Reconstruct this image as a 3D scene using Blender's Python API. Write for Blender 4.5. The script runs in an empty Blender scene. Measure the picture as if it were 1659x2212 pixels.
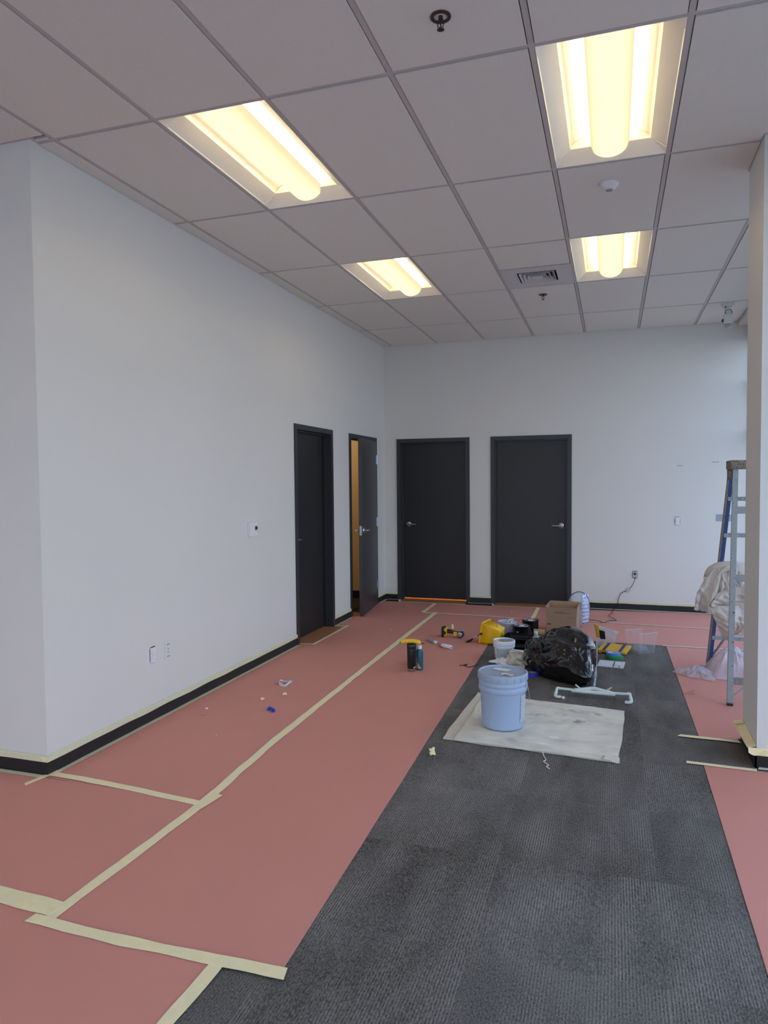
import bpy, bmesh, math, random
from mathutils import Vector, Matrix, noise
random.seed(7)
S = bpy.context.scene
PI = math.pi
COL = bpy.context.scene.collection

# ------------------------------------------------------------------ camera
H = 3.3533
cam_d = bpy.data.cameras.new('camera')
cam = bpy.data.objects.new('camera', cam_d)
COL.objects.link(cam)
cam_d.sensor_fit = 'VERTICAL'
cam_d.sensor_height = 24.0
cam_d.lens = 1522.58 / 2212 * 24.0
cam_d.clip_start = 0.05
right = Vector((0.9512565, 0.3082759, -0.0087739))
down = Vector((0.0043958, -0.0419999, -0.9991079))
fwd = Vector((-0.3083694, 0.9503694, -0.0413078))
m = Matrix((right, -down, -fwd)).transposed().to_4x4()
m.translation = Vector((2.88214, -8.92736, 1.55565))
cam.matrix_world = m
S.camera = cam

# ------------------------------------------------------------------ exposure, world, lights
S.view_settings.view_transform = 'Standard'
S.view_settings.look = 'None'
S.view_settings.gamma = 1.0
S.view_settings.use_curve_mapping = False
S.view_settings.exposure = 1.36
S.cycles.use_denoising = True
S.cycles.max_bounces = 10
S.cycles.diffuse_bounces = 6
S.cycles.transparent_max_bounces = 12
S.cycles.sample_clamp_indirect = 6.0
S.cycles.caustics_reflective = False
S.cycles.caustics_refractive = False

SKY = 1.18
w = bpy.data.worlds.new('world'); S.world = w; w.use_nodes = True
wn = w.node_tree.nodes; wl = w.node_tree.links; wn.clear()
wo = wn.new('ShaderNodeOutputWorld'); wb = wn.new('ShaderNodeBackground')
wt = wn.new('ShaderNodeTexCoord'); ws = wn.new('ShaderNodeSeparateXYZ')
wr = wn.new('ShaderNodeValToRGB')
wr.color_ramp.elements[0].position = 0.0; wr.color_ramp.elements[0].color = (0.74, 0.86, 1.0, 1)
wr.color_ramp.elements[1].position = 0.8; wr.color_ramp.elements[1].color = (0.38, 0.59, 1.0, 1)
wl.new(wt.outputs['Generated'], ws.inputs[0]); wl.new(ws.outputs['Z'], wr.inputs[0])
wl.new(wr.outputs[0], wb.inputs[0]); wb.inputs[1].default_value = SKY
wl.new(wb.outputs[0], wo.inputs[0])

def portal(name, loc, rot, sx, sy):
    d = bpy.data.lights.new(name, 'AREA'); d.shape = 'RECTANGLE'; d.size = sx; d.size_y = sy
    d.cycles.is_portal = True
    o = bpy.data.objects.new(name, d); COL.objects.link(o); o.location = loc; o.rotation_euler = rot
portal('window_portal', (4.52, -2.15, 1.7), (0, PI/2, 0), 3.1, 4.1)
portal('window_portal', (4.52, -8.1, 1.7), (0, PI/2, 0), 3.1, 6.6)
portal('window_portal', (0.7, -11.62, 1.7), (-PI/2, 0, 0), 7.2, 3.1)

sun_d = bpy.data.lights.new('sun', 'SUN'); sun_d.energy = 2.0; sun_d.angle = 0.01; sun_d.color = (1.0, 0.95, 0.88)
sun = bpy.data.objects.new('sun', sun_d); COL.objects.link(sun); sun.rotation_euler = (math.radians(-42), math.radians(-8), 0)
def room_lamp(loc, e, col):
    d = bpy.data.lights.new('room_lamp', 'POINT'); d.energy = e; d.color = col; d.shadow_soft_size = 0.12
    o = bpy.data.objects.new('room_lamp', d); COL.objects.link(o); o.location = loc
room_lamp((-1.2, -0.7, 2.45), 5, (1.0, 0.82, 0.56))
room_lamp((0.7, 0.9, 2.2), 22, (1.0, 0.56, 0.22))
room_lamp((1.9, 0.9, 2.2), 5, (1.0, 0.62, 0.30))

# ------------------------------------------------------------------ colour and material helpers
def lin(c):
    return tuple(((x/255)/12.92 if x/255 <= 0.04045 else ((x/255+0.055)/1.055)**2.4) for x in c)

def mat(name, rgb, rough=0.5, metal=0.0, nscale=0.0, namt=0.1, bump=0.0, bscale=200.0, stretch=(1,1,1),
        emit=None, estr=0.0, spec=0.5, alpha=None, coat=0.0, trans=0.0, subsurf=0.0):
    M = bpy.data.materials.new(name); M.use_nodes = True
    nt = M.node_tree; n = nt.nodes; l = nt.links
    p = n['Principled BSDF']
    c = lin(rgb)
    p.inputs['Base Color'].default_value = (*c, 1)
    p.inputs['Roughness'].default_value = rough
    p.inputs['Metallic'].default_value = metal
    p.inputs['Specular IOR Level'].default_value = spec
    p.inputs['Coat Weight'].default_value = coat
    tc = n.new('ShaderNodeTexCoord'); mp = n.new('ShaderNodeMapping')
    mp.inputs['Scale'].default_value = stretch
    l.new(tc.outputs['Object'], mp.inputs['Vector'])
    if nscale:
        nz = n.new('ShaderNodeTexNoise'); nz.inputs['Scale'].default_value = nscale
        nz.inputs['Detail'].default_value = 5
        l.new(mp.outputs[0], nz.inputs['Vector'])
        mx = n.new('ShaderNodeMix'); mx.data_type = 'RGBA'
        mx.inputs['A'].default_value = (*[x*(1-namt) for x in c], 1)
        mx.inputs['B'].default_value = (*[min(1, x*(1+namt)) for x in c], 1)
        l.new(nz.outputs['Fac'], mx.inputs['Factor'])
        l.new(mx.outputs['Result'], p.inputs['Base Color'])
    if bump:
        nb = n.new('ShaderNodeTexNoise'); nb.inputs['Scale'].default_value = bscale
        nb.inputs['Detail'].default_value = 3
        l.new(mp.outputs[0], nb.inputs['Vector'])
        bp = n.new('ShaderNodeBump'); bp.inputs['Strength'].default_value = bump
        bp.inputs['Distance'].default_value = 0.002
        l.new(nb.outputs['Fac'], bp.inputs['Height']); l.new(bp.outputs[0], p.inputs['Normal'])
    if emit is not None:
        p.inputs['Emission Color'].default_value = (*emit, 1); p.inputs['Emission Strength'].default_value = estr
    if alpha is not None:   # clear film: light passes straight through except for the sheen
        o = n['Material Output']; tr = n.new('ShaderNodeBsdfTransparent'); ms = n.new('ShaderNodeMixShader')
        ms.inputs[0].default_value = alpha
        l.new(tr.outputs[0], ms.inputs[1]); l.new(p.outputs[0], ms.inputs[2]); l.new(ms.outputs[0], o.inputs['Surface'])
    return M

def ramp_mat(name, build, rough=0.7):
    M = bpy.data.materials.new(name); M.use_nodes = True
    nt = M.node_tree; build(nt, nt.nodes, nt.links, nt.nodes['Principled BSDF'])
    nt.nodes['Principled BSDF'].inputs['Roughness'].default_value = rough
    return M

M = {}
M['wall'] = mat('white_wall_paint', (218, 218, 214), 0.55, nscale=1.3, namt=0.02, bump=0.15, bscale=160)
M['wall_warm'] = mat('cream_room_paint', (225, 205, 165), 0.6, nscale=2, namt=0.03)
M['tile'] = mat('ceiling_tile_board', (226, 224, 217), 0.9, nscale=260, namt=0.10, bump=0.5, bscale=320)
M['tee'] = mat('ceiling_grid_metal', (196, 190, 187), 0.6, nscale=30, namt=0.04)
M['plenum'] = mat('plenum_dark', (60, 58, 56), 0.9, nscale=4, namt=0.1)
M['leaf'] = mat('open_door_laminate_painted_sheen', (58, 56, 59), 0.36, nscale=9, namt=0.25, stretch=(9, 9, 0.7))  # dark door laminate lightened: the open leaf's sheen is put into its colour
M['base'] = mat('black_rubber_base', (27, 26, 30), 0.45, nscale=12, namt=0.15)
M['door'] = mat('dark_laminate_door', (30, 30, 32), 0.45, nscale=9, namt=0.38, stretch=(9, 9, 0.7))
M['frame'] = mat('dark_grey_frame_paint', (46, 48, 50), 0.45, nscale=20, namt=0.06)
M['chrome'] = mat('brushed_steel', (190, 192, 196), 0.28, 1.0, nscale=60, namt=0.08)
M['steel'] = mat('dull_steel', (165, 165, 165), 0.4, 1.0, nscale=60, namt=0.12)
M['paper'] = mat('red_rosin_paper', (211, 145, 131), 0.75, nscale=2.2, namt=0.05, bump=0.35, bscale=28, spec=0.25)
M['tape'] = mat('cream_masking_tape', (244, 230, 178), 0.6, nscale=40, namt=0.07, bump=0.4, bscale=120)
M['wtape'] = mat('pale_green_cream_tape', (218, 217, 184), 0.6, nscale=40, namt=0.06, bump=0.4, bscale=120)
M['ftape'] = mat('cream_floor_tape', (246, 233, 186), 0.6, nscale=25, namt=0.08, bump=0.4, bscale=90)
M['brown'] = mat('brown_threshold_board', (172, 118, 82), 0.5, nscale=14, namt=0.35, stretch=(1, 8, 1))
M['slab'] = mat('floor_underlay', (52, 50, 50), 0.9, nscale=20, namt=0.2)
M['concrete'] = mat('outside_paving', (150, 150, 148), 0.9, nscale=3, namt=0.1)
M['mullion'] = mat('window_frame_metal', (92, 92, 92), 0.4, 0.6, nscale=20, namt=0.05)
M['glass'] = mat('window_glass', (235, 240, 245), 0.02, alpha=0.08, nscale=2, namt=0.02)
M['tray'] = mat('white_light_reflector', (246, 243, 234), 0.35, nscale=10, namt=0.01)
M['vent'] = mat('grey_vent_metal', (205, 202, 203), 0.5, nscale=15, namt=0.05)
M['dark'] = mat('dark_recess', (26, 24, 23), 0.8, nscale=15, namt=0.2)
M['bronze'] = mat('dark_sprinkler_metal', (98, 88, 86), 0.35, 0.9, nscale=80, namt=0.2)
M['wplastic'] = mat('white_plastic', (226, 228, 230), 0.4, nscale=30, namt=0.03)
M['gplastic'] = mat('grey_plastic', (150, 156, 160), 0.5, nscale=30, namt=0.05)
M['black'] = mat('black_plastic', (22, 22, 24), 0.35, nscale=30, namt=0.2)
M['blackgloss'] = mat('black_gloss', (12, 12, 14), 0.12, nscale=30, namt=0.2)
M['bag'] = mat('black_bin_bag_film', (7, 8, 11), 0.13, nscale=6, namt=0.2, bump=0.12, bscale=16, coat=0.5)
M['pail'] = mat('blue_grey_pail_plastic', (160, 178, 203), 0.4, nscale=5, namt=0.04)
M['pail_lid'] = mat('grey_blue_lid_plastic', (158, 172, 190), 0.45, nscale=20, namt=0.10)
M['white_pail'] = mat('white_pail_plastic', (224, 228, 236), 0.35, nscale=20, namt=0.03)
M['frost'] = mat('frosted_tub_plastic', (205, 208, 228), 0.35, nscale=20, namt=0.05, alpha=0.72)
M['paperlabel'] = mat('paper_label', (214, 218, 222), 0.7, nscale=60, namt=0.08)
M['yellow'] = mat('yellow_plastic', (238, 186, 18), 0.4, nscale=15, namt=0.06)
M['banana'] = mat('banana_skin', (235, 196, 40), 0.5, nscale=25, namt=0.08)
M['brownspot'] = mat('banana_tip_brown', (70, 44, 24), 0.7, nscale=25, namt=0.2)
M['teal'] = mat('teal_bottle_coat', (22, 92, 108), 0.35, nscale=14, namt=0.35)
M['tan'] = mat('tan_band', (196, 158, 104), 0.5, nscale=14, namt=0.1)
M['orange'] = mat('orange_paint', (226, 120, 50), 0.5, nscale=14, namt=0.1)
M['green'] = mat('green_plastic', (34, 142, 66), 0.5, nscale=14, namt=0.1)
M['palegreen'] = mat('pale_green_tape', (150, 176, 130), 0.5, nscale=14, namt=0.1)
M['blue'] = mat('blue_tape', (34, 66, 190), 0.5, nscale=25, namt=0.15)
M['lightblue'] = mat('light_blue_plastic', (96, 140, 216), 0.45, nscale=14, namt=0.1)
M['navy'] = mat('navy_band', (44, 48, 120), 0.5, nscale=14, namt=0.2)
M['cardboard'] = mat('brown_cardboard', (158, 132, 108), 0.85, nscale=9, namt=0.08, bump=0.2, bscale=90)
M['cardin'] = mat('cardboard_inside', (178, 146, 112), 0.85, nscale=9, namt=0.08)
M['cardink'] = mat('cardboard_print', (98, 84, 72), 0.85, nscale=90, namt=0.3)
M['clear'] = mat('clear_plastic_film', (225, 232, 240), 0.12, nscale=20, namt=0.05, alpha=0.11)
M['clearfold'] = mat('clear_plastic_fold', (228, 232, 240), 0.25, nscale=20, namt=0.05, alpha=0.62)
M['sheeting'] = mat('cloudy_plastic_sheeting', (228, 230, 240), 0.18, nscale=9, namt=0.08, alpha=0.44, bump=0.8, bscale=34)
M['bottle'] = mat('clear_bottle_plastic', (215, 224, 236), 0.1, nscale=20, namt=0.05, alpha=0.35)
M['cloth_white'] = mat('white_rag', (226, 224, 226), 0.9, nscale=25, namt=0.06, bump=0.6, bscale=60)
M['cloth_cream'] = mat('cream_rag', (214, 204, 186), 0.9, nscale=22, namt=0.12, bump=0.6, bscale=60)
M['drape'] = mat('canvas_drape', (204, 194, 184), 0.9, nscale=14, namt=0.06, bump=1.0, bscale=45)
M['alu'] = mat('paint_splattered_aluminium', (168, 172, 170), 0.42, 0.55, nscale=38, namt=0.22)
M['ladblue'] = mat('blue_fibreglass_rail', (38, 62, 132), 0.45, nscale=30, namt=0.18)
M['rail_old'] = mat('paint_spattered_top', (120, 112, 102), 0.7, nscale=60, namt=0.75, bump=0.5, bscale=90)
M['rodwhite'] = mat('white_painted_frame', (216, 226, 222), 0.4, nscale=30, namt=0.06)
M['pole'] = mat('galvanised_pole', (160, 168, 176), 0.35, 0.6, nscale=30, namt=0.08)
M['cord'] = mat('black_cord', (24, 20, 24), 0.5, nscale=30, namt=0.1)
M['beige'] = mat('beige_adhesive_pad', (196, 186, 178), 0.7, nscale=30, namt=0.08)
M['patch'] = mat('spackle_patch', (172, 172, 172), 0.8, nscale=90, namt=0.15)
M['plate'] = mat('grey_wall_plate', (150, 164, 176), 0.5, nscale=20, namt=0.03)
M['steelwhite'] = mat('painted_metal_white', (214, 220, 214), 0.35, nscale=20, namt=0.04)
M['paintgold'] = mat('dried_tan_paint', (176, 156, 96), 0.5, nscale=30, namt=0.3)
M['hinge'] = mat('pale_steel_hinge', (178, 196, 204), 0.3, 0.9, nscale=50, namt=0.1)
M['roller'] = mat('white_roller_nap', (236, 236, 240), 0.95, nscale=80, namt=0.05, bump=1.0, bscale=150)
M['screen'] = mat('dark_screen', (34, 40, 44), 0.3, nscale=10, namt=0.1)

# luminous lens of the ceiling lights (a lamp: it gives off the light)
def lens_mat():
    m_ = bpy.data.materials.new('glowing_light_lens'); m_.use_nodes = True
    n = m_.node_tree.nodes; l = m_.node_tree.links; n.clear()
    o = n.new('ShaderNodeOutputMaterial'); e = n.new('ShaderNodeEmission')
    tc = n.new('ShaderNodeTexCoord'); nz = n.new('ShaderNodeTexNoise'); nz.inputs['Scale'].default_value = 90
    mx = n.new('ShaderNodeMix'); mx.data_type = 'RGBA'
    mx.inputs['A'].default_value = (1.0, 0.80, 0.46, 1); mx.inputs['B'].default_value = (1.0, 0.82, 0.50, 1)
    l.new(tc.outputs['Object'], nz.inputs['Vector']); l.new(nz.outputs['Fac'], mx.inputs['Factor'])
    # the basket glows a little less toward its two rims
    sp = n.new('ShaderNodeSeparateXYZ'); l.new(tc.outputs['Object'], sp.inputs[0])
    ab = n.new('ShaderNodeMath'); ab.operation = 'ABSOLUTE'; l.new(sp.outputs['X'], ab.inputs[0])
    mr = n.new('ShaderNodeMapRange'); mr.inputs['From Min'].default_value = 0.055; mr.inputs['From Max'].default_value = 0.102
    mr.inputs['To Min'].default_value = LENS; mr.inputs['To Max'].default_value = LENS*0.66; l.new(ab.outputs[0], mr.inputs['Value'])
    l.new(mx.outputs['Result'], e.inputs[0]); l.new(mr.outputs[0], e.inputs[1])
    l.new(e.outputs[0], o.inputs[0]); return m_
LENS = 0.60
TUBE = 10.0
M['lens'] = lens_mat()
M['tube'] = bpy.data.materials.new('lit_fluorescent_tube'); M['tube'].use_nodes = True
_n = M['tube'].node_tree.nodes; _n['Principled BSDF'].inputs['Emission Color'].default_value = (1.0, 0.80, 0.48, 1)
_n['Principled BSDF'].inputs['Emission Strength'].default_value = TUBE
# old paint spattered over a base colour
def spatter(name, base, spots, scale=60, cover=0.56, rough=0.5, metal=0.0, stretch=(1, 1, 0.6)):
    def f(nt, n, l, p):
        tc = n.new('ShaderNodeTexCoord'); mp = n.new('ShaderNodeMapping'); mp.inputs['Scale'].default_value = stretch
        l.new(tc.outputs['Object'], mp.inputs['Vector']); cur = None
        for i, sp in enumerate(spots):
            nz = n.new('ShaderNodeTexNoise'); nz.inputs['Scale'].default_value = scale*(1+0.7*i); nz.inputs['Detail'].default_value = 4
            m2 = n.new('ShaderNodeMapping'); m2.inputs['Location'].default_value = (3.1*i, 1.7*i, 0.4*i); l.new(mp.outputs[0], m2.inputs['Vector']); l.new(m2.outputs[0], nz.inputs['Vector'])
            mr = n.new('ShaderNodeMapRange'); mr.inputs['From Min'].default_value = cover; mr.inputs['From Max'].default_value = cover+0.04
            l.new(nz.outputs['Fac'], mr.inputs['Value'])
            mx = n.new('ShaderNodeMix'); mx.data_type = 'RGBA'; mx.inputs['A'].default_value = (*lin(base), 1); mx.inputs['B'].default_value = (*lin(sp), 1)
            l.new(mr.outputs[0], mx.inputs['Factor'])
            if cur: l.new(cur, mx.inputs['A'])
            cur = mx.outputs['Result']
        l.new(cur, p.inputs['Base Color']); p.inputs['Metallic'].default_value = metal
    return ramp_mat(name, f, rough)
M['alu'] = spatter('paint_splattered_aluminium', (160, 166, 168), [(140, 140, 136), (192, 193, 188), (118, 116, 112)], 80, 0.63, 0.42, 0.4)
M['ladblue'] = spatter('paint_splattered_blue_rail', (54, 82, 138), [(58, 62, 78), (150, 150, 146)], 70, 0.64, 0.45)
M['rail_old'] = spatter('paint_crusted_top', (128, 120, 108), [(86, 80, 74), (168, 162, 150), (66, 62, 58)], 95, 0.56, 0.75)
M['railtan'] = spatter('dirty_tan_rail_side', (158, 142, 124), [(110, 98, 88), (196, 188, 174)], 60, 0.58, 0.7)


# carpet tile: dark flecked pile with ribs along Y, bands of ribs fading in and out per tile
def carpet(nt, n, l, p):
    tc = n.new('ShaderNodeTexCoord'); oi = n.new('ShaderNodeObjectInfo')
    mp = n.new('ShaderNodeMapping'); l.new(tc.outputs['Object'], mp.inputs['Vector'])
    off = n.new('ShaderNodeVectorMath'); off.operation = 'SCALE'; off.inputs[0].default_value = (3, 19, 5)
    l.new(oi.outputs['Random'], off.inputs['Scale']); l.new(off.outputs[0], mp.inputs['Location'])
    fl = n.new('ShaderNodeTexNoise'); fl.inputs['Scale'].default_value = 210; fl.inputs['Detail'].default_value = 3
    mf = n.new('ShaderNodeMapping'); mf.inputs['Scale'].default_value = (1, 0.45, 1)
    l.new(mp.outputs[0], mf.inputs['Vector']); l.new(mf.outputs[0], fl.inputs['Vector'])
    wv = n.new('ShaderNodeTexWave'); wv.wave_type = 'BANDS'; wv.bands_direction = 'X'
    wv.inputs['Scale'].default_value = 30; wv.inputs['Distortion'].default_value = 0.6; wv.inputs['Detail'].default_value = 2
    l.new(mp.outputs[0], wv.inputs['Vector'])
    big = n.new('ShaderNodeTexNoise'); big.inputs['Scale'].default_value = 3.2; big.inputs['Detail'].default_value = 2
    mb = n.new('ShaderNodeMapping'); mb.inputs['Scale'].default_value = (2.0, 0.6, 1)
    l.new(mp.outputs[0], mb.inputs['Vector']); l.new(mb.outputs[0], big.inputs['Vector'])
    cr = n.new('ShaderNodeValToRGB'); cr.color_ramp.elements[0].position = 0.36; cr.color_ramp.elements[1].position = 0.74
    l.new(big.outputs['Fac'], cr.inputs[0])
    mul = n.new('ShaderNodeMath'); mul.operation = 'MULTIPLY'
    l.new(wv.outputs['Fac'], mul.inputs[0]); l.new(cr.outputs[0], mul.inputs[1])
    a = n.new('ShaderNodeMath'); a.operation = 'MULTIPLY_ADD'; a.inputs[1].default_value = 0.62
    l.new(mul.outputs[0], a.inputs[0])
    fr = n.new('ShaderNodeValToRGB'); fr.color_ramp.elements[0].position = 0.3; fr.color_ramp.elements[1].position = 0.75
    l.new(fl.outputs['Fac'], fr.inputs[0])
    fs = n.new('ShaderNodeMath'); fs.operation = 'MULTIPLY'; fs.inputs[1].default_value = 0.72
    l.new(fr.outputs[0], fs.inputs[0]); l.new(fs.outputs[0], a.inputs[2])
    mx = n.new('ShaderNodeMix'); mx.data_type = 'RGBA'
    mx.inputs['A'].default_value = (*lin((66, 63, 60)), 1); mx.inputs['B'].default_value = (*lin((142, 136, 129)), 1)
    l.new(a.outputs[0], mx.inputs['Factor'])
    st = n.new('ShaderNodeTexNoise'); st.inputs['Scale'].default_value = 1.6; st.inputs['Detail'].default_value = 3
    bc = n.new('ShaderNodeBrightContrast')
    rm = n.new('ShaderNodeMapRange'); rm.inputs['To Min'].default_value = -0.008; rm.inputs['To Max'].default_value = 0.008
    l.new(oi.outputs['Random'], rm.inputs['Value'])
    geo = n.new('ShaderNodeNewGeometry'); l.new(geo.outputs['Position'], st.inputs['Vector'])
    sr = n.new('ShaderNodeMapRange'); sr.inputs['From Min'].default_value = 0.3; sr.inputs['From Max'].default_value = 0.7; sr.inputs['To Min'].default_value = -0.022; sr.inputs['To Max'].default_value = 0.022
    l.new(st.outputs['Fac'], sr.inputs['Value'])
    ad = n.new('ShaderNodeMath'); l.new(rm.outputs[0], ad.inputs[0]); l.new(sr.outputs[0], ad.inputs[1]); l.new(ad.outputs[0], bc.inputs['Bright'])
    l.new(mx.outputs['Result'], bc.inputs['Color']); l.new(bc.outputs[0], p.inputs['Base Color'])
    bp = n.new('ShaderNodeBump'); bp.inputs['Strength'].default_value = 0.6; bp.inputs['Distance'].default_value = 0.003
    l.new(a.outputs[0], bp.inputs['Height']); l.new(bp.outputs[0], p.inputs['Normal'])
    p.inputs['Specular IOR Level'].default_value = 0.15
M['carpet'] = ramp_mat('charcoal_ribbed_carpet', carpet, 0.95)

# used drop-cloth canvas with grey smudges and white drips
def canvas(nt, n, l, p):
    tc = n.new('ShaderNodeTexCoord')
    n1 = n.new('ShaderNodeTexNoise'); n1.inputs['Scale'].default_value = 4.5; n1.inputs['Detail'].default_value = 6
    mp = n.new('ShaderNodeMapping'); mp.inputs['Scale'].default_value = (1, 1.35, 1)
    l.new(tc.outputs['Object'], mp.inputs['Vector']); l.new(mp.outputs[0], n1.inputs['Vector'])
    r = n.new('ShaderNodeValToRGB'); e = r.color_ramp.elements
    e[0].position = 0.30; e[0].color = (*lin((186, 181, 170)), 1); e[1].position = 0.72; e[1].color = (*lin((236, 228, 209)), 1)
    k = e.new(0.40); k.color = (*lin((214, 208, 194)), 1); k = e.new(0.52); k.color = (*lin((226, 219, 203)), 1)
    l.new(n1.outputs['Fac'], r.inputs[0])
    n2 = n.new('ShaderNodeTexNoise'); n2.inputs['Scale'].default_value = 9; n2.inputs['Detail'].default_value = 3
    l.new(mp.outputs[0], n2.inputs['Vector'])
    r2 = n.new('ShaderNodeValToRGB'); r2.color_ramp.elements[0].position = 0.70; r2.color_ramp.elements[1].position = 0.73
    l.new(n2.outputs['Fac'], r2.inputs[0])
    mx = n.new('ShaderNodeMix'); mx.data_type = 'RGBA'; mx.inputs['B'].default_value = (*lin((232, 232, 226)), 1)
    l.new(r2.outputs[0], mx.inputs['Factor']); l.new(r.outputs[0], mx.inputs['A'])
    cur = mx.outputs['Result']
    n3 = n.new('ShaderNodeTexNoise'); n3.inputs['Scale'].default_value = 26; n3.inputs['Detail'].default_value = 4
    l.new(tc.outputs['Object'], n3.inputs['Vector'])
    for cx, cy, rx, ry, amt, colr in ((-0.014, 0.15, 0.075, 0.035, 0.8, (96, 96, 96)), (0.236, 0.087, 0.095, 0.06, 0.75, (104, 103, 100)), (0.337, 0.278, 0.07, 0.05, 0.6, (110, 110, 108)),
                            (0.19, 0.31, 0.09, 0.05, 0.55, (120, 112, 108)), (0.13, 0.21, 0.05, 0.06, 0.5, (116, 116, 114)), (0.11, -0.243, 0.035, 0.022, 2.5, (240, 240, 236)),
                            (0.06, -0.36, 0.09, 0.018, 2.2, (240, 240, 236)), (-0.25, 0.25, 0.10, 0.05, 0.7, (236, 226, 206))):
        mpp = n.new('ShaderNodeMapping'); mpp.inputs['Location'].default_value = (-cx/rx, -cy/ry, 0); mpp.inputs['Scale'].default_value = (1/rx, 1/ry, 0)
        l.new(tc.outputs['Object'], mpp.inputs['Vector'])
        ln = n.new('ShaderNodeVectorMath'); ln.operation = 'LENGTH'; l.new(mpp.outputs[0], ln.inputs[0])
        fa = n.new('ShaderNodeMapRange'); fa.inputs['From Min'].default_value = 1.1; fa.inputs['From Max'].default_value = 0.2; fa.inputs['To Max'].default_value = amt
        l.new(ln.outputs['Value'], fa.inputs['Value'])
        cn = n.new('ShaderNodeMapRange'); cn.inputs['From Min'].default_value = 0.40; cn.inputs['From Max'].default_value = 0.62
        l.new(n3.outputs['Fac'], cn.inputs['Value'])
        mm = n.new('ShaderNodeMath'); mm.operation = 'MULTIPLY'; mm.use_clamp = True
        l.new(fa.outputs[0], mm.inputs[0]); l.new(cn.outputs[0], mm.inputs[1])
        m2 = n.new('ShaderNodeMix'); m2.data_type = 'RGBA'; m2.inputs['B'].default_value = (*lin(colr), 1)
        l.new(mm.outputs[0], m2.inputs['Factor']); l.new(cur, m2.inputs['A']); cur = m2.outputs['Result']
    l.new(cur, p.inputs['Base Color'])
    nb = n.new('ShaderNodeTexNoise'); nb.inputs['Scale'].default_value = 13; nb.inputs['Detail'].default_value = 6
    bp = n.new('ShaderNodeBump'); bp.inputs['Strength'].default_value = 0.8; bp.inputs['Distance'].default_value = 0.015
    l.new(mp.outputs[0], nb.inputs['Vector']); l.new(nb.outputs['Fac'], bp.inputs['Height']); l.new(bp.outputs[0], p.inputs['Normal'])
M['canvas'] = ramp_mat('stained_canvas', canvas, 0.9)

# printed label: rows of tiny grey print
def printed(name, bg, ink, rows=90, cols=16, amt=0.5):
    def f(nt, n, l, p):
        tc = n.new('ShaderNodeTexCoord'); sp = n.new('ShaderNodeSeparateXYZ'); l.new(tc.outputs['Object'], sp.inputs[0])
        wv = n.new('ShaderNodeMath'); wv.operation = 'MULTIPLY'; wv.inputs[1].default_value = rows*2*PI
        l.new(sp.outputs['Z'], wv.inputs[0])
        si = n.new('ShaderNodeMath'); si.operation = 'SINE'; l.new(wv.outputs[0], si.inputs[0])
        gt = n.new('ShaderNodeMath'); gt.operation = 'GREATER_THAN'; gt.inputs[1].default_value = 0.1; l.new(si.outputs[0], gt.inputs[0])
        nz = n.new('ShaderNodeTexNoise'); nz.inputs['Scale'].default_value = cols*8; l.new(tc.outputs['Object'], nz.inputs['Vector'])
        g2 = n.new('ShaderNodeMath'); g2.operation = 'GREATER_THAN'; g2.inputs[1].default_value = 0.45; l.new(nz.outputs['Fac'], g2.inputs[0])
        mu = n.new('ShaderNodeMath'); mu.operation = 'MULTIPLY'; l.new(gt.outputs[0], mu.inputs[0]); l.new(g2.outputs[0], mu.inputs[1])
        ma = n.new('ShaderNodeMath'); ma.operation = 'MULTIPLY'; ma.inputs[1].default_value = amt; l.new(mu.outputs[0], ma.inputs[0])
        mx = n.new('ShaderNodeMix'); mx.data_type = 'RGBA'
        mx.inputs['A'].default_value = (*lin(bg), 1); mx.inputs['B'].default_value = (*lin(ink), 1)
        l.new(ma.outputs[0], mx.inputs['Factor']); l.new(mx.outputs['Result'], p.inputs['Base Color'])
    return ramp_mat(name, f, 0.5)
M['print_grey'] = printed('printed_grey_label', (196, 202, 208), (70, 74, 84))
M['print_yellow'] = printed('printed_yellow_sleeve', (240, 196, 34), (206, 96, 40), 60, 14, 0.4)
M['print_blue'] = printed('printed_blue_film', (214, 226, 244), (44, 84, 170), 26, 5, 0.9)
M['print_white'] = printed('printed_white_card', (226, 226, 234), (130, 126, 140), 60, 10, 0.22)

# ------------------------------------------------------------------ mesh helpers
def box(bm, x0, x1, y0, y1, z0, z1, bevel=0.0):
    vs = [bm.verts.new(v) for v in ((x0,y0,z0),(x1,y0,z0),(x1,y1,z0),(x0,y1,z0),(x0,y0,z1),(x1,y0,z1),(x1,y1,z1),(x0,y1,z1))]
    fs = [bm.faces.new([vs[i] for i in f]) for f in ((0,3,2,1),(4,5,6,7),(0,1,5,4),(1,2,6,5),(2,3,7,6),(3,0,4,7))]
    if bevel:
        es = list({e for f in fs for e in f.edges})
        bmesh.ops.bevel(bm, geom=es, offset=bevel, segments=2, affect='EDGES', profile=0.7)
    return bm

def tube(bm, pts, r, seg=10, cap=True):
    pts = [Vector(p) for p in pts]; n = len(pts)
    rs = r if isinstance(r, (list, tuple)) else [r]*n
    rings = []
    t0 = (pts[1]-pts[0]).normalized()
    up = Vector((0,0,1)) if abs(t0.z) < 0.9 else Vector((1,0,0))
    a = t0.cross(up).normalized()
    for i, p in enumerate(pts):
        t = ((pts[min(i+1,n-1)]-pts[i]).normalized() + (pts[i]-pts[max(i-1,0)]).normalized())
        t = t.normalized() if t.length > 1e-6 else t0
        a = (a - t*a.dot(t)).normalized(); b = t.cross(a)
        rings.append([bm.verts.new(p + (a*math.cos(2*PI*k/seg) + b*math.sin(2*PI*k/seg))*rs[i]) for k in range(seg)])
    for i in range(n-1):
        for k in range(seg):
            bm.faces.new((rings[i][k], rings[i][(k+1)%seg], rings[i+1][(k+1)%seg], rings[i+1][k]))
    if cap:
        bm.faces.new(rings[0][::-1]); bm.faces.new(rings[-1])
    return bm

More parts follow.
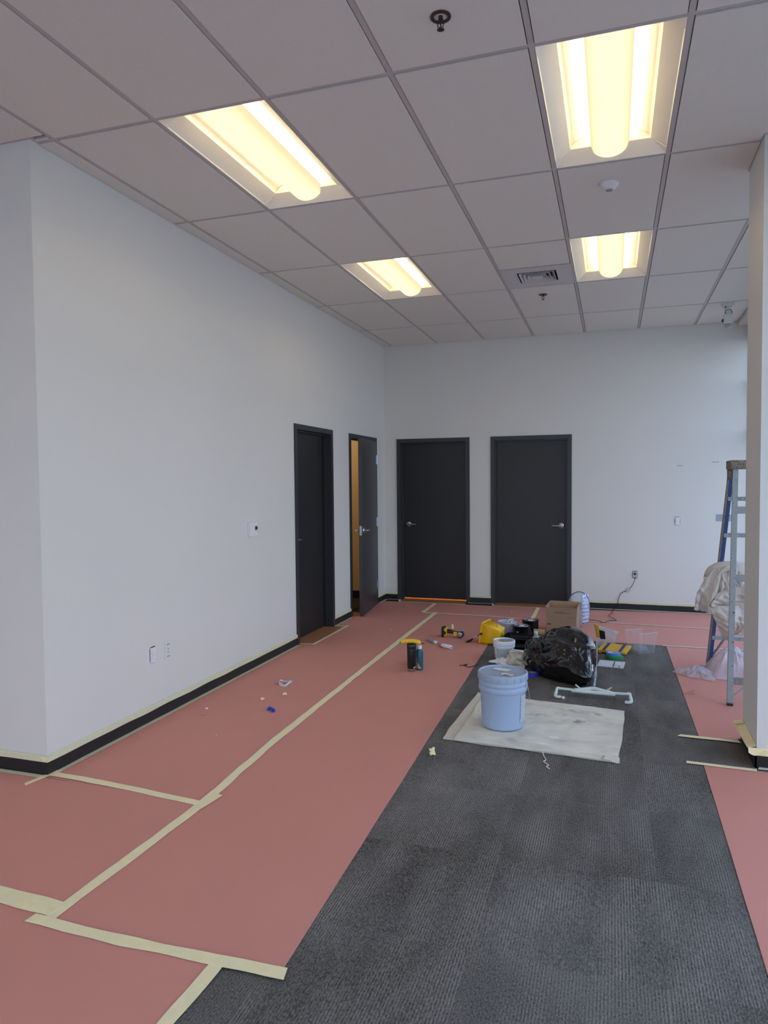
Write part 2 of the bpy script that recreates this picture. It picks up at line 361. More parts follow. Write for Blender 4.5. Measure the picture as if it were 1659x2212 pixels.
def lathe(bm, prof, seg=32, c=(0,0,0), mtx=None, a0=0.0, a1=2*PI, cap=False):
    c = Vector(c); full = abs(a1-a0-2*PI) < 1e-6; cnt = seg if full else seg+1
    rings = []
    for r, z in prof:
        ring = []
        for k in range(cnt):
            t = a0 + (a1-a0)*k/seg
            v = Vector((r*math.cos(t), r*math.sin(t), z))
            if mtx is not None: v = mtx @ v
            ring.append(bm.verts.new(v + c))
        rings.append(ring)
    for i in range(len(rings)-1):
        for k in range(cnt if full else cnt-1):
            j = (k+1) % cnt
            bm.faces.new((rings[i][k], rings[i][j], rings[i+1][j], rings[i+1][k]))
    if cap:
        bm.faces.new(rings[0][::-1]); bm.faces.new(rings[-1])
    return bm

def grid(bm, fn, nu, nv):
    vs = [[bm.verts.new(fn(i/nu, j/nv)) for j in range(nv+1)] for i in range(nu+1)]
    for i in range(nu):
        for j in range(nv):
            bm.faces.new((vs[i][j], vs[i+1][j], vs[i+1][j+1], vs[i][j+1]))
    return vs

def obj(name, bm, material, parent=None, smooth=False, kind=None, label=None, cat=None, group=None, loc=None, rotz=0.0, solid=0.0, subsurf=0, keep=False):
    """link a bmesh as one object; a parentless mesh gets its origin moved to its own base"""
    me = bpy.data.meshes.new(name)
    bmesh.ops.recalc_face_normals(bm, faces=bm.faces[:])
    off = None
    if parent is None and loc is None and kind != 'structure' and not keep:
        xs = [v.co.x for v in bm.verts]; ys = [v.co.y for v in bm.verts]; zs = [v.co.z for v in bm.verts]
        off = Vector(((min(xs)+max(xs))/2, (min(ys)+max(ys))/2, min(zs)))
        bmesh.ops.translate(bm, verts=bm.verts[:], vec=-off)
    bm.to_mesh(me); bm.free()
    o = bpy.data.objects.new(name, me); COL.objects.link(o)
    mats = material if isinstance(material, (list, tuple)) else [material]
    for q in mats: me.materials.append(M[q] if isinstance(q, str) else q)
    if smooth:
        for f in me.polygons: f.use_smooth = True
        if smooth != 'all':
            md = o.modifiers.new('edges', 'EDGE_SPLIT'); md.split_angle = math.radians(38)
    if solid:
        md = o.modifiers.new('thickness', 'SOLIDIFY'); md.thickness = solid; md.offset = 0
    if subsurf:
        md = o.modifiers.new('sub', 'SUBSURF'); md.levels = subsurf; md.render_levels = subsurf
    if off is not None: o.location = off
    if loc is not None: o.location = loc
    if rotz: o.rotation_euler = (0, 0, rotz)
    if parent is not None: o.parent = parent
    if kind: o['kind'] = kind
    if label: o['label'] = label
    if cat: o['category'] = cat
    if group: o['group'] = group
    return o

def thing(name, label, cat, loc=(0,0,0), rotz=0.0, group=None, kind=None):
    o = bpy.data.objects.new(name, None); COL.objects.link(o)
    o.empty_display_size = 0.1
    o.location = loc; o.rotation_euler = (0, 0, rotz)
    if label: o['label'] = label
    if cat: o['category'] = cat
    if group: o['group'] = group
    if kind: o['kind'] = kind
    return o

def copy_tree(o, parent=None):
    c = o.copy(); COL.objects.link(c); c.parent = parent
    for ch in list(o.children): copy_tree(ch, c)
    return c

def B(): return bmesh.new()

# ------------------------------------------------------------------ the room shell
T = 0.13                                    # wall thickness
YN = -5.943                                 # near corner of the left wall
D1 = (-2.80, -1.84); D2 = (-1.335, -0.354)  # outer frame widths, left wall doors
D3 = (0.171, 1.142); D4 = (1.413, 2.405)    # outer frame widths, back wall doors
DH = 2.128
HT = H + 0.02

bm = B()
ys = [YN, D1[0]+0.02, D1[1]-0.02, D2[0]+0.02, D2[1]-0.02, 0.0]
for a, b in ((0,1),(2,3),(4,5)): box(bm, -T, 0, ys[a], ys[b], 0, HT)
for a, b in ((1,2),(3,4)): box(bm, -T, 0, ys[a], ys[b], DH-0.02, HT)
wl_ = obj('wall_left', bm, 'wall', kind='structure')
bm = B(); box(bm, -3.2, -T, YN, YN+T, 0, HT); obj('wall_left_return', bm, 'wall', kind='structure')
bm = B()
xs = [-T, D3[0]+0.02, D3[1]-0.02, D4[0]+0.02, D4[1]-0.02, 4.40]
for a, b in ((0,1),(2,3),(4,5)): box(bm, xs[a], xs[b], 0, T, 0, HT)
for a, b in ((1,2),(3,4)): box(bm, xs[a], xs[b], 0, T, DH-0.02, HT)
obj('wall_back', bm, 'wall', kind='structure')
bm = B(); box(bm, 3.629, 4.40, -4.741, -4.313, 0, HT); obj('wall_right_wing', bm, 'wall', kind='structure')
bm = B(); box(bm, -3.33, -3.2, -11.5, YN+T, 0, HT); obj('wall_far_left', bm, 'wall', kind='structure')
# low sill wall and header carrying the window bands
bm = B()
box(bm, 4.35, 4.50, -4.313, 0.0, 0.0, 0.10); box(bm, 4.35, 4.50, -4.313, 0.0, 3.20, HT)
box(bm, 4.35, 4.50, -11.5, -4.741, 0.0, 0.10); box(bm, 4.35, 4.50, -11.5, -4.741, 3.20, HT)
obj('wall_right', bm, 'wall', kind='structure')
bm = B()
box(bm, -3.33, 4.50, -11.65, -11.5, 0.0, 0.10); box(bm, -3.33, 4.50, -11.65, -11.5, 3.20, HT)
box(bm, -3.33, -2.9, -11.65, -11.5, 0.10, 3.20); box(bm, 4.30, 4.50, -11.65, -11.5, 0.10, 3.20)
obj('wall_front', bm, 'wall', kind='structure')
# boxed window-head bulkhead under the ceiling
bm = B(); box(bm, 4.226, 4.35, -4.313, 0.0, 3.295, H+0.004); obj('trim_1', bm, 'wall', kind='structure')

# floor slab, carpet tiles as pieces
bm = B(); box(bm, -3.33, 4.50, -11.65, 1.75, -0.15, -0.007)
floor = obj('floor', bm, 'slab', kind='structure')
bm = B(); box(bm, -0.305, 0.305, -0.305, 0.305, -0.007, 0.0)
tile_me = bpy.data.meshes.new('carpet_tile')
bm.to_mesh(tile_me); bm.free(); tile_me.materials.append(M['carpet'])
for i in range(-5, 8):
    for j in range(0, 19):
        x = -0.0 + 0.305 + 0.61*i + 0.0; y = -11.25 + 0.61*j
        if x > 4.3 or x < -3.1: continue
        if x < 1.3: continue
        if x > 3.9 and y > -4.9 + 0.61 and y < -4.2: continue
        o = bpy.data.objects.new('carpet_tile', tile_me); COL.objects.link(o); o.parent = floor
        o.location = (x, y if y < -0.31 else -0.31, 0.0) if j < 18 else (x, -0.3, 0)
        if j == 18: bpy.data.objects.remove(o)

# ceiling: deck, lay-in tiles and grid runners
OX, OY, SX, SY = 0.1163, -1.0189, 0.6096, 1.2192
bm = B(); box(bm, -3.33, 4.50, -11.65, 1.75, H+0.26, H+0.36)
ceil = obj('ceiling', bm, 'plenum', kind='structure')
for a in range(-6, 9):
    x = OX + SX*a
    if x < -3.19 or x > 4.34: continue
    y1 = 0.0 if x > 0 else YN; y0 = -11.5
    segs = [(y0, y1)]
    if 3.63 < x < 4.4: segs = [(y0, -4.741), (-4.313, 0.0)]
    for s0, s1 in segs:
        bm = B(); box(bm, x-0.012, x+0.012, s0, s1, H, H+0.03); obj('main_runner', bm, 'tee', ceil)
for r in range(0, 9):
    y = OY - SY*r
    x0 = 0.0 if y > YN else -3.2
    bm = B(); box(bm, x0, 4.35, y-0.012, y+0.012, H+0.0005, H+0.028); obj('cross_runner', bm, 'tee', ceil)
# wall angles
for (x0, x1, y0, y1) in ((0.0, 0.022, YN, 0.0), (0.022, 4.226, -0.022, 0.0), (-3.2, 0.022, YN-0.022, YN),
                         (3.607, 3.629, -4.763, -4.291), (3.629, 4.35, -4.763, -4.741), (3.629, 4.226, -4.313, -4.291),
                         (4.328, 4.35, -11.5, -4.763), (-3.2, -3.178, -11.5, YN-0.022), (4.204, 4.226, -4.291, -0.022)):
    bm = B(); box(bm, x0, x1, y0, y1, H-0.001, H+0.02); obj('wall_angle', bm, 'tee', ceil)
LIGHTS = [(1, 4), (1, 2), (4, 4), (4, 2), (1, 6), (4, 6), (-3, 6)]      # (column, row below) cells of the troffers
VENT = (3, 2)
def rowspan(k):      # k-th bay from the back: 0 is the short bay at the back wall
    return (OY - SY*k, OY - SY*(k-1)) if k > 0 else (OY, 0.0)
def tile(x0, x1, y0, y1, gx=(0.0165, 0.0165), extra=None):
    if x1-x0 < 0.03 or y1-y0 < 0.03: return
    g = 0.0165; z0 = H-0.005 + random.uniform(-0.0006, 0.0006)
    bm = B(); box(bm, x0+gx[0], x1-gx[1], y0+g, y1-g, z0, z0+0.03)
    if extra: box(bm, extra[0], extra[1], extra[2], extra[3], z0, z0+0.03)
    obj('ceiling_tile', bm, 'tile', ceil)
for k in range(0, 10):
    y0, y1 = rowspan(k)
    if y0 < -11.5: y0 = -11.5
    if y1 <= -11.5: continue
    for a in range(-6, 8):
        x0, x1 = OX + SX*a, OX + SX*(a+1)
        if (a, k) in LIGHTS: continue
        x0c = max(x0, -3.2); x1c = min(x1, 4.35)
        if x1c - x0c < 0.05: continue
        if x1 <= OX + 0.01:                                  # left part exists only nearer than the corner
            y1c = min(y1, YN)
            if a == -1 and y0 >= YN - 0.1: tile(0.0, x1, y0, y1, gx=(0.004, 0.0165)); continue
            if y1c - y0 < 0.05: continue
            if a == -1:
                if y1 > YN:
                    tile(x0c, x1c, y0, YN); tile(0.0, x1, YN, y1)
                else: tile(x0c, x1c, y0, y1)
                continue
            tile(x0c, x1c, y0, y1c); continue
        if (a, k) == VENT:
            tile(x0, x1, y0, y0 + 0.61); continue
        if x1 > 4.2: x1c = 4.226 if y0 > -4.7 else 4.35
        if a >= 5 and y0 < -4.313 < y1 or (a >= 5 and y0 < -4.741 < y1):
            # bay crossed by the wing wall
            if a == 5 and x1c <= 3.80:
                ex = (3.622, x1c-0.0165, -4.290, y1-0.0165) if y1 > -4.2 else (3.622, x1c-0.0165, y0+0.0165, -4.764)
                tile(x0, 3.622, y0, y1, gx=(0.0165, 0.0), extra=ex)
            else:
                if y1 > -4.313+0.05: tile(x0, x1c, max(y0, -4.313), y1)
                if y0 < -4.741-0.05: tile(x0, x1c, y0, min(y1, -4.741))
            continue
        tile(max(x0c, 0.0) if y1 > YN else x0c, x1c, y0, y1)

# windows: mullions, rails and panes
def window(name, axis, c, a0, a1, n, label=None):
    t = thing(name, None, None, (0,0,0), kind='structure')
    bm = B()
    def bar(u0, u1, z0, z1, d=0.05):
        if axis == 'x': box(bm, c-d, c+d, u0, u1, z0, z1)
        else: box(bm, u0, u1, c-d, c+d, z0, z1)
    bar(a0, a1, 0.10, 0.16); bar(a0, a1, 3.13, 3.20)
    for z in (2.10, 2.66): bar(a0, a1, z-0.028, z+0.028)
    for i in range(n+1):
        u = a0 + (a1-a0)*i/n
        u0 = max(a0, u-0.03); u1 = min(a1, u+0.03)
        for z0, z1 in ((0.16, 2.072), (2.128, 2.632), (2.688, 3.13)): bar(u0, u1, z0, z1)
    obj('window_frame', bm, 'mullion', t)
    for i in range(n):
        u0 = a0 + (a1-a0)*i/n + 0.03; u1 = a0 + (a1-a0)*(i+1)/n - 0.03
        for z0, z1 in ((0.16, 2.072), (2.128, 2.632), (2.688, 3.13)):
            bm = B()
            if axis == 'x': vs = [(c, u0, z0), (c, u1, z0), (c, u1, z1), (c, u0, z1)]
            else: vs = [(u0, c, z0), (u1, c, z0), (u1, c, z1), (u0, c, z1)]
            bm.faces.new([bm.verts.new(v) for v in vs])
            obj('window_pane', bm, 'glass', t)
window('window_1', 'x', 4.42, -4.313, 0.0, 3)
window('window_2', 'x', 4.42, -11.5, -4.741, 5)
window('window_3', 'y', -11.57, -2.9, 4.30, 5)
bm = B(); box(bm, -30, 40, -45, 30, -0.40, -0.16); obj('ground_outside', bm, 'concrete', kind='structure')

# rooms behind the doors, lit by their own lamps
bm = B()
box(bm, -2.1, -2.0, -2.2, 0.13, 0, 2.7); box(bm, -2.0, -T, -2.2, -2.1, 0, 2.7); box(bm, -2.0, -T, 0.0, 0.1, 0, 2.7)
box(bm, -2.1, -T, -2.2, 0.1, 2.7, 2.75)
obj('wall_side_room', bm, 'wall_warm', kind='structure')
bm = B(); box(bm, -2.0, -1.985, -2.1, 0.0, 0.0, 0.10); box(bm, -1.985, -T, -0.015, 0.0, 0, 0.10); obj('baseboard_side_room', bm, 'base', kind='structure')
bm = B()
box(bm, -0.1, 0.0, T, 1.7, 0, 2.6); box(bm, 2.7, 2.8, T, 1.7, 0, 2.6); box(bm, -0.1, 2.8, 1.6, 1.7, 0, 2.6); box(bm, 1.25, 1.30, T, 1.6, 0, 2.6)
box(bm, -0.1, 2.8, T, 1.7, 2.6, 2.65)
obj('wall_back_room', bm, 'wall_warm', kind='structure')
bm = B(); box(bm, 0.0, 2.7, T, 1.6, -0.006, 0.0); obj('floor_back_room', bm, 'cardin', kind='structure')
bm = B(); box(bm, -2.0, -T, -2.1, 0.0, -0.006, 0.0); obj('floor_side_room', bm, 'slab', kind='structure')

# baseboards
def base(name, runs):
    bm = B()
    for x0, x1, y0, y1 in runs: box(bm, x0, x1, y0, y1, 0.0, 0.10)
    return obj(name, bm, 'base', kind='structure')
base('baseboard_left', [(0, 0.009, YN, D1[0]), (0, 0.009, D1[1], D2[0]), (0, 0.009, D2[1], 0.0)])
base('baseboard_left_return', [(-3.2, 0.009, YN-0.009, YN)])
base('baseboard_back', [(0.009, D3[0], -0.009, 0), (D3[1], D4[0], -0.009, 0), (D4[1], 4.34, -0.009, 0)])
base('baseboard_right', [(3.620, 3.629, -4.75, -4.304), (3.620, 4.35, -4.75, -4.741), (3.620, 4.35, -4.313, -4.304)])

# ------------------------------------------------------------------ doors
def lever(parent, y_out, flip, name='door_handle', out=1):
    """lever set in door-local space: local x along the width, local y out of the room wall (towards viewer is -y)"""
    bm = B()
    R = Matrix.Rotation(PI/2, 3, 'X')
    lathe(bm, [(0.0, 0.014), (0.030, 0.012), (0.040, 0.004), (0.041, 0.0)], 24, (0, 0, 0), Matrix.Rotation(PI/2*out, 3, 'X'))
    o = obj(name, bm, 'chrome', parent, smooth=True)
    bm = B()
    tube(bm, [(0, 0, 0), (0, -0.045*out, 0)], 0.011, 12)
    tube(bm, [(0, -0.045*out, 0), (0.02*flip, -0.052*out, 0), (0.06*flip, -0.052*out, 0.001), (0.115*flip, -0.048*out, 0)], [0.011, 0.010, 0.009, 0.007], 12)
    obj('lever', bm, 'chrome', o, smooth=True)
    return o

def door(name, axis, a0, a1, recess, handle_side, swing=0.0, gap=0.012):
    """axis 'x': in the back wall (faces -y); axis 'y': in the left wall (faces +x). built facing -y then turned"""
    wd = a1 - a0; c = (a0+a1)/2
    rz = 0.0 if axis == 'x' else PI/2
    t = thing(name, None, None, (c, 0, 0) if axis == 'x' else (0, c, 0), rz, kind='structure')
    # local: x in [-wd/2, wd/2]; -y towards the room; wall occupies y 0..T
    hw = wd/2; f = 0.05
    bm = B()
    box(bm, -hw, -hw+f, -0.013, T+0.013, 0, DH); box(bm, hw-f, hw, -0.013, T+0.013, 0, DH)
    box(bm, -hw+f, hw-f, -0.013, T+0.013, DH-f, DH)
    # stops
    sy = recess - 0.016 if not swing else 0.045
    box(bm, -hw+f, -hw+f+0.016, sy-0.02, sy+0.012, 0, DH-f); box(bm, hw-f-0.016, hw-f, sy-0.02, sy+0.012, 0, DH-f)
    box(bm, -hw+f+0.016, hw-f-0.016, sy-0.02, sy+0.012, DH-f-0.016, DH-f)
    obj('door_frame', bm, 'frame', t)
    pw = wd - 2*f - 0.006
    if not swing:
        bm = B(); box(bm, -pw/2, pw/2, recess, recess+0.035, gap, DH-f-0.004, 0.001)
        p = obj('door_panel', bm, 'door', t)
        hx = (pw/2 - 0.07) * handle_side
        h = lever(t, recess, -handle_side); h.location = (hx, recess, 1.005)
    else:
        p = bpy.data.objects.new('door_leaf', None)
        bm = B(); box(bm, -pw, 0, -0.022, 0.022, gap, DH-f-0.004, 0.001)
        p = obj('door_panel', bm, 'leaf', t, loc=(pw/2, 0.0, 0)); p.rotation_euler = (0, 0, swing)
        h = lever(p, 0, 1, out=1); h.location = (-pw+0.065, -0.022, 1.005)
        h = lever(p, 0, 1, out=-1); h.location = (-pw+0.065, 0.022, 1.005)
        bm = B(); box(bm, -pw-0.002, -pw, -0.013, 0.013, 0.95, 1.06); box(bm, -pw-0.010, -pw-0.002, -0.007, 0.007, 0.995, 1.018)
        obj('latch_plate', bm, 'chrome', p)
        for z in (0.26, 1.06, 1.85):
            bm = B(); tube(bm, [(pw/2+0.004, -0.030, z-0.057), (pw/2+0.004, -0.030, z+0.057)], 0.008, 10)
            box(bm, pw/2+0.004, pw/2+0.034, -0.017, -0.0135, z-0.057, z+0.057); box(bm, pw/2-0.030, pw/2+0.002, -0.026, -0.0228, z-0.057, z+0.057)
            obj('hinge', bm, 'hinge', t)
    return t
door('door_1', 'y', D1[0], D1[1], 0.085, -1)
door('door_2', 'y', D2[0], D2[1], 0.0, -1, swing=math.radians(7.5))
door('door_3', 'x', D3[0], D3[1], 0.10, -1, gap=0.020)
door('door_4', 'x', D4[0], D4[1], 0.06, 1, gap=0.014)

# ------------------------------------------------------------------ ceiling lights
def troffer(cx, y0, y1, label, first=None):
    t = thing('ceiling_light', label, 'ceiling light', (cx, (y0+y1)/2, H), group='recessed fluorescent ceiling lights')
    L = (y1-y0)/2 - 0.013; Wd = SX/2 - 0.013; ZR = 0.060
    # cross-section of reflector pan (x, z), z up into the plenum
    prof = [(-Wd, 0.0), (-Wd, 0.006), (-0.215, 0.052), (-0.205, 0.052)]
    for k in range(9):
        a = PI*k/8
        if k == 0: continue
    arc = [(-0.212*math.cos(a), ZR + 0.072*math.sin(a)**0.8) for a in [PI/2*k/14 for k in range(0, 14)]]
    prof = [(-Wd, -0.001), (-Wd+0.004, 0.006), (-0.212, ZR)] + arc
    prof = prof + [(-x, z) for x, z in prof[::-1]]
    bm = B(); Li = L - 0.075
    rings = []
    for (x, z) in prof: rings.append([bm.verts.new((x, -Li, z)), bm.verts.new((x, Li, z))])
    for i in range(len(rings)-1): bm.faces.new((rings[i][0], rings[i+1][0], rings[i+1][1], rings[i][1]))
    # the side slopes run on to the ends
    for s in (-1, 1):
        for e in (-1, 1):
            v = [(s*Wd, e*Li, -0.001), (s*0.212, e*Li, ZR), (s*Wd, e*L, -0.001)]
            bm.faces.new([bm.verts.new(q) for q in v])
    for e in (-1, 1):
        v = [(-Wd, e*L, -0.001), (Wd, e*L, -0.001), (0.212, e*Li, ZR), (-0.212, e*Li, ZR)]
        bm.faces.new([bm.verts.new(q) for q in v])
        # upper end plate closing the arcs
        v = [(-0.212, e*Li, ZR), (0.212, e*Li, ZR), (0.212, e*(Li+0.012), 0.134), (-0.212, e*(Li+0.012), 0.134)]
        bm.faces.new([bm.verts.new(q) for q in v])
    pan = obj('reflector_pan', bm, 'tray', t, solid=0.002)
    bm = B(); box(bm, -Wd, Wd, -L, L, 0.135, 0.15); box(bm, -Wd-0.002, -Wd, -L, L, 0.0, 0.135); box(bm, Wd, Wd+0.002, -L, L, 0, 0.135)
    box(bm, -Wd, Wd, -L-0.002, -L, 0, 0.135); box(bm, -Wd, Wd, L, L+0.002, 0, 0.135)
    obj('housing', bm, 'tee', t)
    bm = B(); n = 20; le = Li + 0.03
    ra, rb = [], []
    for k in range(n+1):
        a = PI + PI*k/n
        x, z = 0.102*math.cos(a), 0.078 + 0.078*math.sin(a)
        ra.append(bm.verts.new((x, -le, z))); rb.append(bm.verts.new((x, le, z)))
    for k in range(n): bm.faces.new((ra[k], ra[k+1], rb[k+1], rb[k]))
    bm.faces.new(ra); bm.faces.new(rb[::-1])
    obj('lens', bm, 'lens', t, smooth=True, label='glowing warm rounded basket lens')
    for s_ in (-1, 1):       # the tubes lie in the open-topped basket and shine up on the reflector
        bm = B(); tube(bm, [(s_*0.042, -le+0.03, 0.042), (s_*0.042, le-0.03, 0.042)], 0.013, 12)
        obj('fluorescent_tube', bm, 'tube', t, smooth=True)
    return t
def cellx(a): return OX + SX*(a+0.5)
names = {(1, 4): 'recessed ceiling light nearest the left wall, larger of the left pair',
         (1, 2): 'recessed ceiling light further back in the left row, small in view',
         (4, 4): 'largest recessed ceiling light, at the upper right beyond the smoke sensor',
         (4, 2): 'recessed ceiling light beside the square air vent, far right row',
         (1, 6): 'recessed ceiling light of the left row, overhead behind the view',
         (4, 6): 'recessed ceiling light of the right row, overhead behind the view',
         (-3, 6): 'recessed ceiling light over the alcove left of the corner, out of view'}
names[(4, 4)] = 'largest recessed ceiling light, at the upper right just before the white round sensor'
for (a, k) in LIGHTS:
    y0, y1 = rowspan(k)
    troffer(cellx(a), y0, y1, names[(a, k)])

# air vent
vy0 = rowspan(2)[0] + 0.61; vy1 = rowspan(2)[1]
t = thing('air_vent', 'square grey ceiling air vent with nested louvers beside the far right light', 'air vent', (cellx(3), (vy0+vy1)/2, H))
bm = B(); h = 0.292
q = 0.165
box(bm, -h, h, -h, -q, -0.004, 0.004); box(bm, -h, h, q, h, -0.004, 0.004); box(bm, -h, -q, -q, q, -0.004, 0.004); box(bm, q, h, -q, q, -0.004, 0.004)
obj('vent_panel', bm, 'vent', t)
bm = B(); box(bm, -q-0.01, q+0.01, -q-0.01, q+0.01, 0.07, 0.075)
for s in (-1, 1):
    box(bm, s*q-0.002, s*q+0.002, -q, q, 0.004, 0.07); box(bm, -q, q, s*q-0.002, s*q+0.002, 0.004, 0.07)
obj('vent_throat', bm, 'dark', t)
for i, (r0, r1, z0) in enumerate(((0.150, 0.118, -0.008), (0.115, 0.085, -0.010), (0.080, 0.052, -0.012))):
    bm = B()
    a = [bm.verts.new((sx*r0, sy*r0, z0)) for sx, sy in ((-1,-1),(1,-1),(1,1),(-1,1))]
    b = [bm.verts.new((sx*r1, sy*r1, z0+0.035)) for sx, sy in ((-1,-1),(1,-1),(1,1),(-1,1))]
    for k in range(4): bm.faces.new((a[k], a[(k+1)%4], b[(k+1)%4], b[k]))
    obj('louver', bm, 'vent', t, solid=0.003)
bm = B(); box(bm, -0.045, 0.045, -0.045, 0.045, -0.012, -0.006, 0.001); obj('centre_plate', bm, 'vent', t)

# sprinklers and sensor
def sprinkler(x, y, label):
    t = thing('fire_sprinkler', label, 'sprinkler', (x, y, H-0.005), group='ceiling fire sprinklers')
    bm = B(); lathe(bm, [(0.040, 0.0), (0.040, -0.004), (0.034, -0.006), (0.027, -0.006), (0.026, 0.012)], 32); obj('escutcheon', bm, 'bronze', t, smooth=True)
    bm = B(); lathe(bm, [(0.026, 0.0005), (0.0, 0.0005)], 24); obj('cup', bm, 'dark', t)
    bm = B()
    lathe(bm, [(0.009, 0.0), (0.009, -0.016), (0.006, -0.018), (0.0, -0.018)], 16)
    for s in (-1, 1): tube(bm, [(s*0.008, 0, -0.012), (s*0.013, 0, -0.025), (s*0.010, 0, -0.038), (0, 0, -0.046)], 0.0022, 8)
    tube(bm, [(0, 0, -0.018), (0, 0, -0.048)], 0.003, 8)
    obj('nozzle_frame', bm, 'bronze', t, smooth=True)
    bm = B(); n = 36
    c0 = bm.verts.new((0, 0, -0.049)); c1 = bm.verts.new((0, 0, -0.051))
    r = [0.015 if k % 2 else 0.010 for k in range(n)]
    A = [bm.verts.new((r[k]*math.cos(2*PI*k/n), r[k]*math.sin(2*PI*k/n), -0.049)) for k in range(n)]
    Bq = [bm.verts.new((r[k]*math.cos(2*PI*k/n), r[k]*math.sin(2*PI*k/n), -0.051)) for k in range(n)]
    for k in range(n):
        j = (k+1) % n
        bm.faces.new((c0, A[k], A[j])); bm.faces.new((c1, Bq[j], Bq[k])); bm.faces.new((A[k], Bq[k], Bq[j], A[j]))
    obj('deflector', bm, 'bronze', t)
sprinkler(2.244, -6.20, 'dark metal ceiling sprinkler with toothed disc, nearest one at the top of view')
sprinkler(2.239, -1.94, 'small dark ceiling sprinkler just beyond the square air vent')
t = thing('ceiling_sensor', 'round white dome sensor on the ceiling between the two right-hand lights', 'sensor', (2.855, -4.385, H-0.005))
bm = B(); lathe(bm, [(0.056, 0.0), (0.057, -0.008), (0.054, -0.014), (0.034, -0.034), (0.024, -0.040), (0.0, -0.040)], 40); obj('sensor_housing', bm, 'wplastic', t, smooth=True)
bm = B(); lathe(bm, [(0.0215, -0.0395), (0.0205, -0.043), (0.0, -0.0445)], 28); obj('sensor_eye', bm, 'gplastic', t, smooth=True)

# white spot head hung from the ceiling near the window
t = thing('ceiling_spotlight', 'white finned spotlight head hanging from the ceiling in the far right corner', 'spotlight', (3.995, -0.94, H-0.005))
bm = B(); box(bm, -0.055, 0.05, -0.035, 0.035, -0.030, 0.0, 0.004); obj('mounting_plate', bm, 'steelwhite', t)
bm = B(); box(bm, -0.035, -0.020, -0.02, 0.02, -0.11, -0.03, 0.002); box(bm, -0.035, 0.03, -0.02, 0.02, -0.045, -0.03, 0.002); obj('bracket', bm, 'steelwhite', t)
bm = B(); lathe(bm, [(0.0, -0.028), (0.034, -0.026), (0.036, 0.0), (0.034, 0.026), (0.0, 0.028)], 24, (0.0, 0, -0.095), Matrix.Rotation(PI/2, 3, 'X')); obj('swivel_joint', bm, 'steelwhite', t, smooth=True)
bm = B(); lathe(bm, [(0.0335, -0.0285), (0.0335, -0.031), (0.029, -0.031), (0.029, -0.0285)], 24, (0.0, 0, -0.095), Matrix.Rotation(-PI/2, 3, 'X')); obj('joint_ring', bm, 'dark', t, smooth=True)
bm = B()
box(bm, -0.045, 0.040, -0.035, 0.035, -0.205, -0.11, 0.006)
obj('lamp_body', bm, 'steelwhite', t)
bm = B()
for k in range(7): box(bm, -0.042+k*0.012, -0.038+k*0.012, -0.034, 0.034, -0.252+abs(k-2)*0.004, -0.205)
obj('cooling_fins', bm, 'steelwhite', t)
bm = B(); box(bm, -0.062, -0.045, -0.014, 0.014, -0.185, -0.155, 0.004); obj('side_knob', bm, 'bronze', t)

# ------------------------------------------------------------------ wall fittings
t = thing('thermostat', 'white box thermostat with small dark screen on the left wall', 'thermostat', (0, -3.65, 1.117))
bm = B(); box(bm, 0, 0.028, -0.066, 0.066, 0, 0.122, 0.006); obj('thermostat_case', bm, 'wplastic', t)
bm = B(); box(bm, 0.028, 0.0288, 0.008, 0.048, 0.052, 0.084); obj('display', bm, 'screen', t)
bm = B(); box(bm, 0.028, 0.0288, 0.054, 0.060, 0.06, 0.08); obj('button', bm, 'gplastic', t)
bm = B(); box(bm, 0.028, 0.0288, 0.050, 0.060, 0.03, 0.036); obj('button', bm, 'gplastic', t)

def bare_outlet(name, label, cat, face, w2, h2, kindo, plug=False):
    """unplated box: rough cut hole, yoke and insert, local x across, -y towards the room"""
    pos, rz = face
    t = thing(name, label, cat, pos, rz)
    bm = B(); n = 22
    ring = []
    for k in range(n):
        a = 2*PI*k/n; e = 0.35
        x = w2*1.10*math.copysign(abs(math.cos(a))**e, math.cos(a)) * (1+random.uniform(-.05, .05))
        z = h2*1.07*math.copysign(abs(math.sin(a))**e, math.sin(a)) * (1+random.uniform(-.04, .04))
        ring.append(bm.verts.new((x, -0.001, z+h2)))
    r2 = [bm.verts.new((v.co.x, 0.004, v.co.z)) for v in ring]
    bm.faces.new(ring)
    for k in range(n): bm.faces.new((ring[k], ring[(k+1)%n], r2[(k+1)%n], r2[k]))
    obj('wall_cutout', bm, 'dark', t)
    bm = B(); box(bm, -w2*0.96, w2*1.0, -0.004, -0.001, h2*0.02, h2*1.97, 0.001); obj('yoke', bm, 'steel' if plug else 'wplastic', t)
    if kindo == 'switch':
        bm = B(); box(bm, -w2*0.62, w2*0.72, -0.010, -0.004, h2*0.42, h2*1.66, 0.002); obj('rocker', bm, 'wplastic', t)
    else:
        for z in (0.38, 1.05):
            bm = B(); box(bm, -w2*0.60, w2*0.66, -0.009, -0.004, h2*z, h2*(z+0.58), 0.003); rc = obj('receptacle', bm, 'wplastic', t)
    if plug:
        bm = B(); tube(bm, [(0, -0.004, h2*1.3), (0, -0.03, h2*1.28)], 0.013, 12); tube(bm, [(0, -0.03, h2*1.28), (0, -0.040, h2*1.2), (0, -0.04, h2*0.9)], [0.012, 0.009, 0.004], 10)
        obj('plug', bm, 'black', t, smooth=True)
    return t
bare_outlet('wall_outlet', 'bare white outlet without a cover, low on the left wall', 'outlet', ((0.0, -5.016, 0.382), PI/2), 0.030, 0.052, 'outlet')
t = thing('data_socket', 'white data plate beside the bare outlet on the left wall', 'socket', (0.0, -4.853, 0.372), PI/2)
bm = B(); box(bm, -0.036, 0.036, -0.005, 0.0, 0, 0.118, 0.002); obj('cover_plate', bm, 'wall', t)
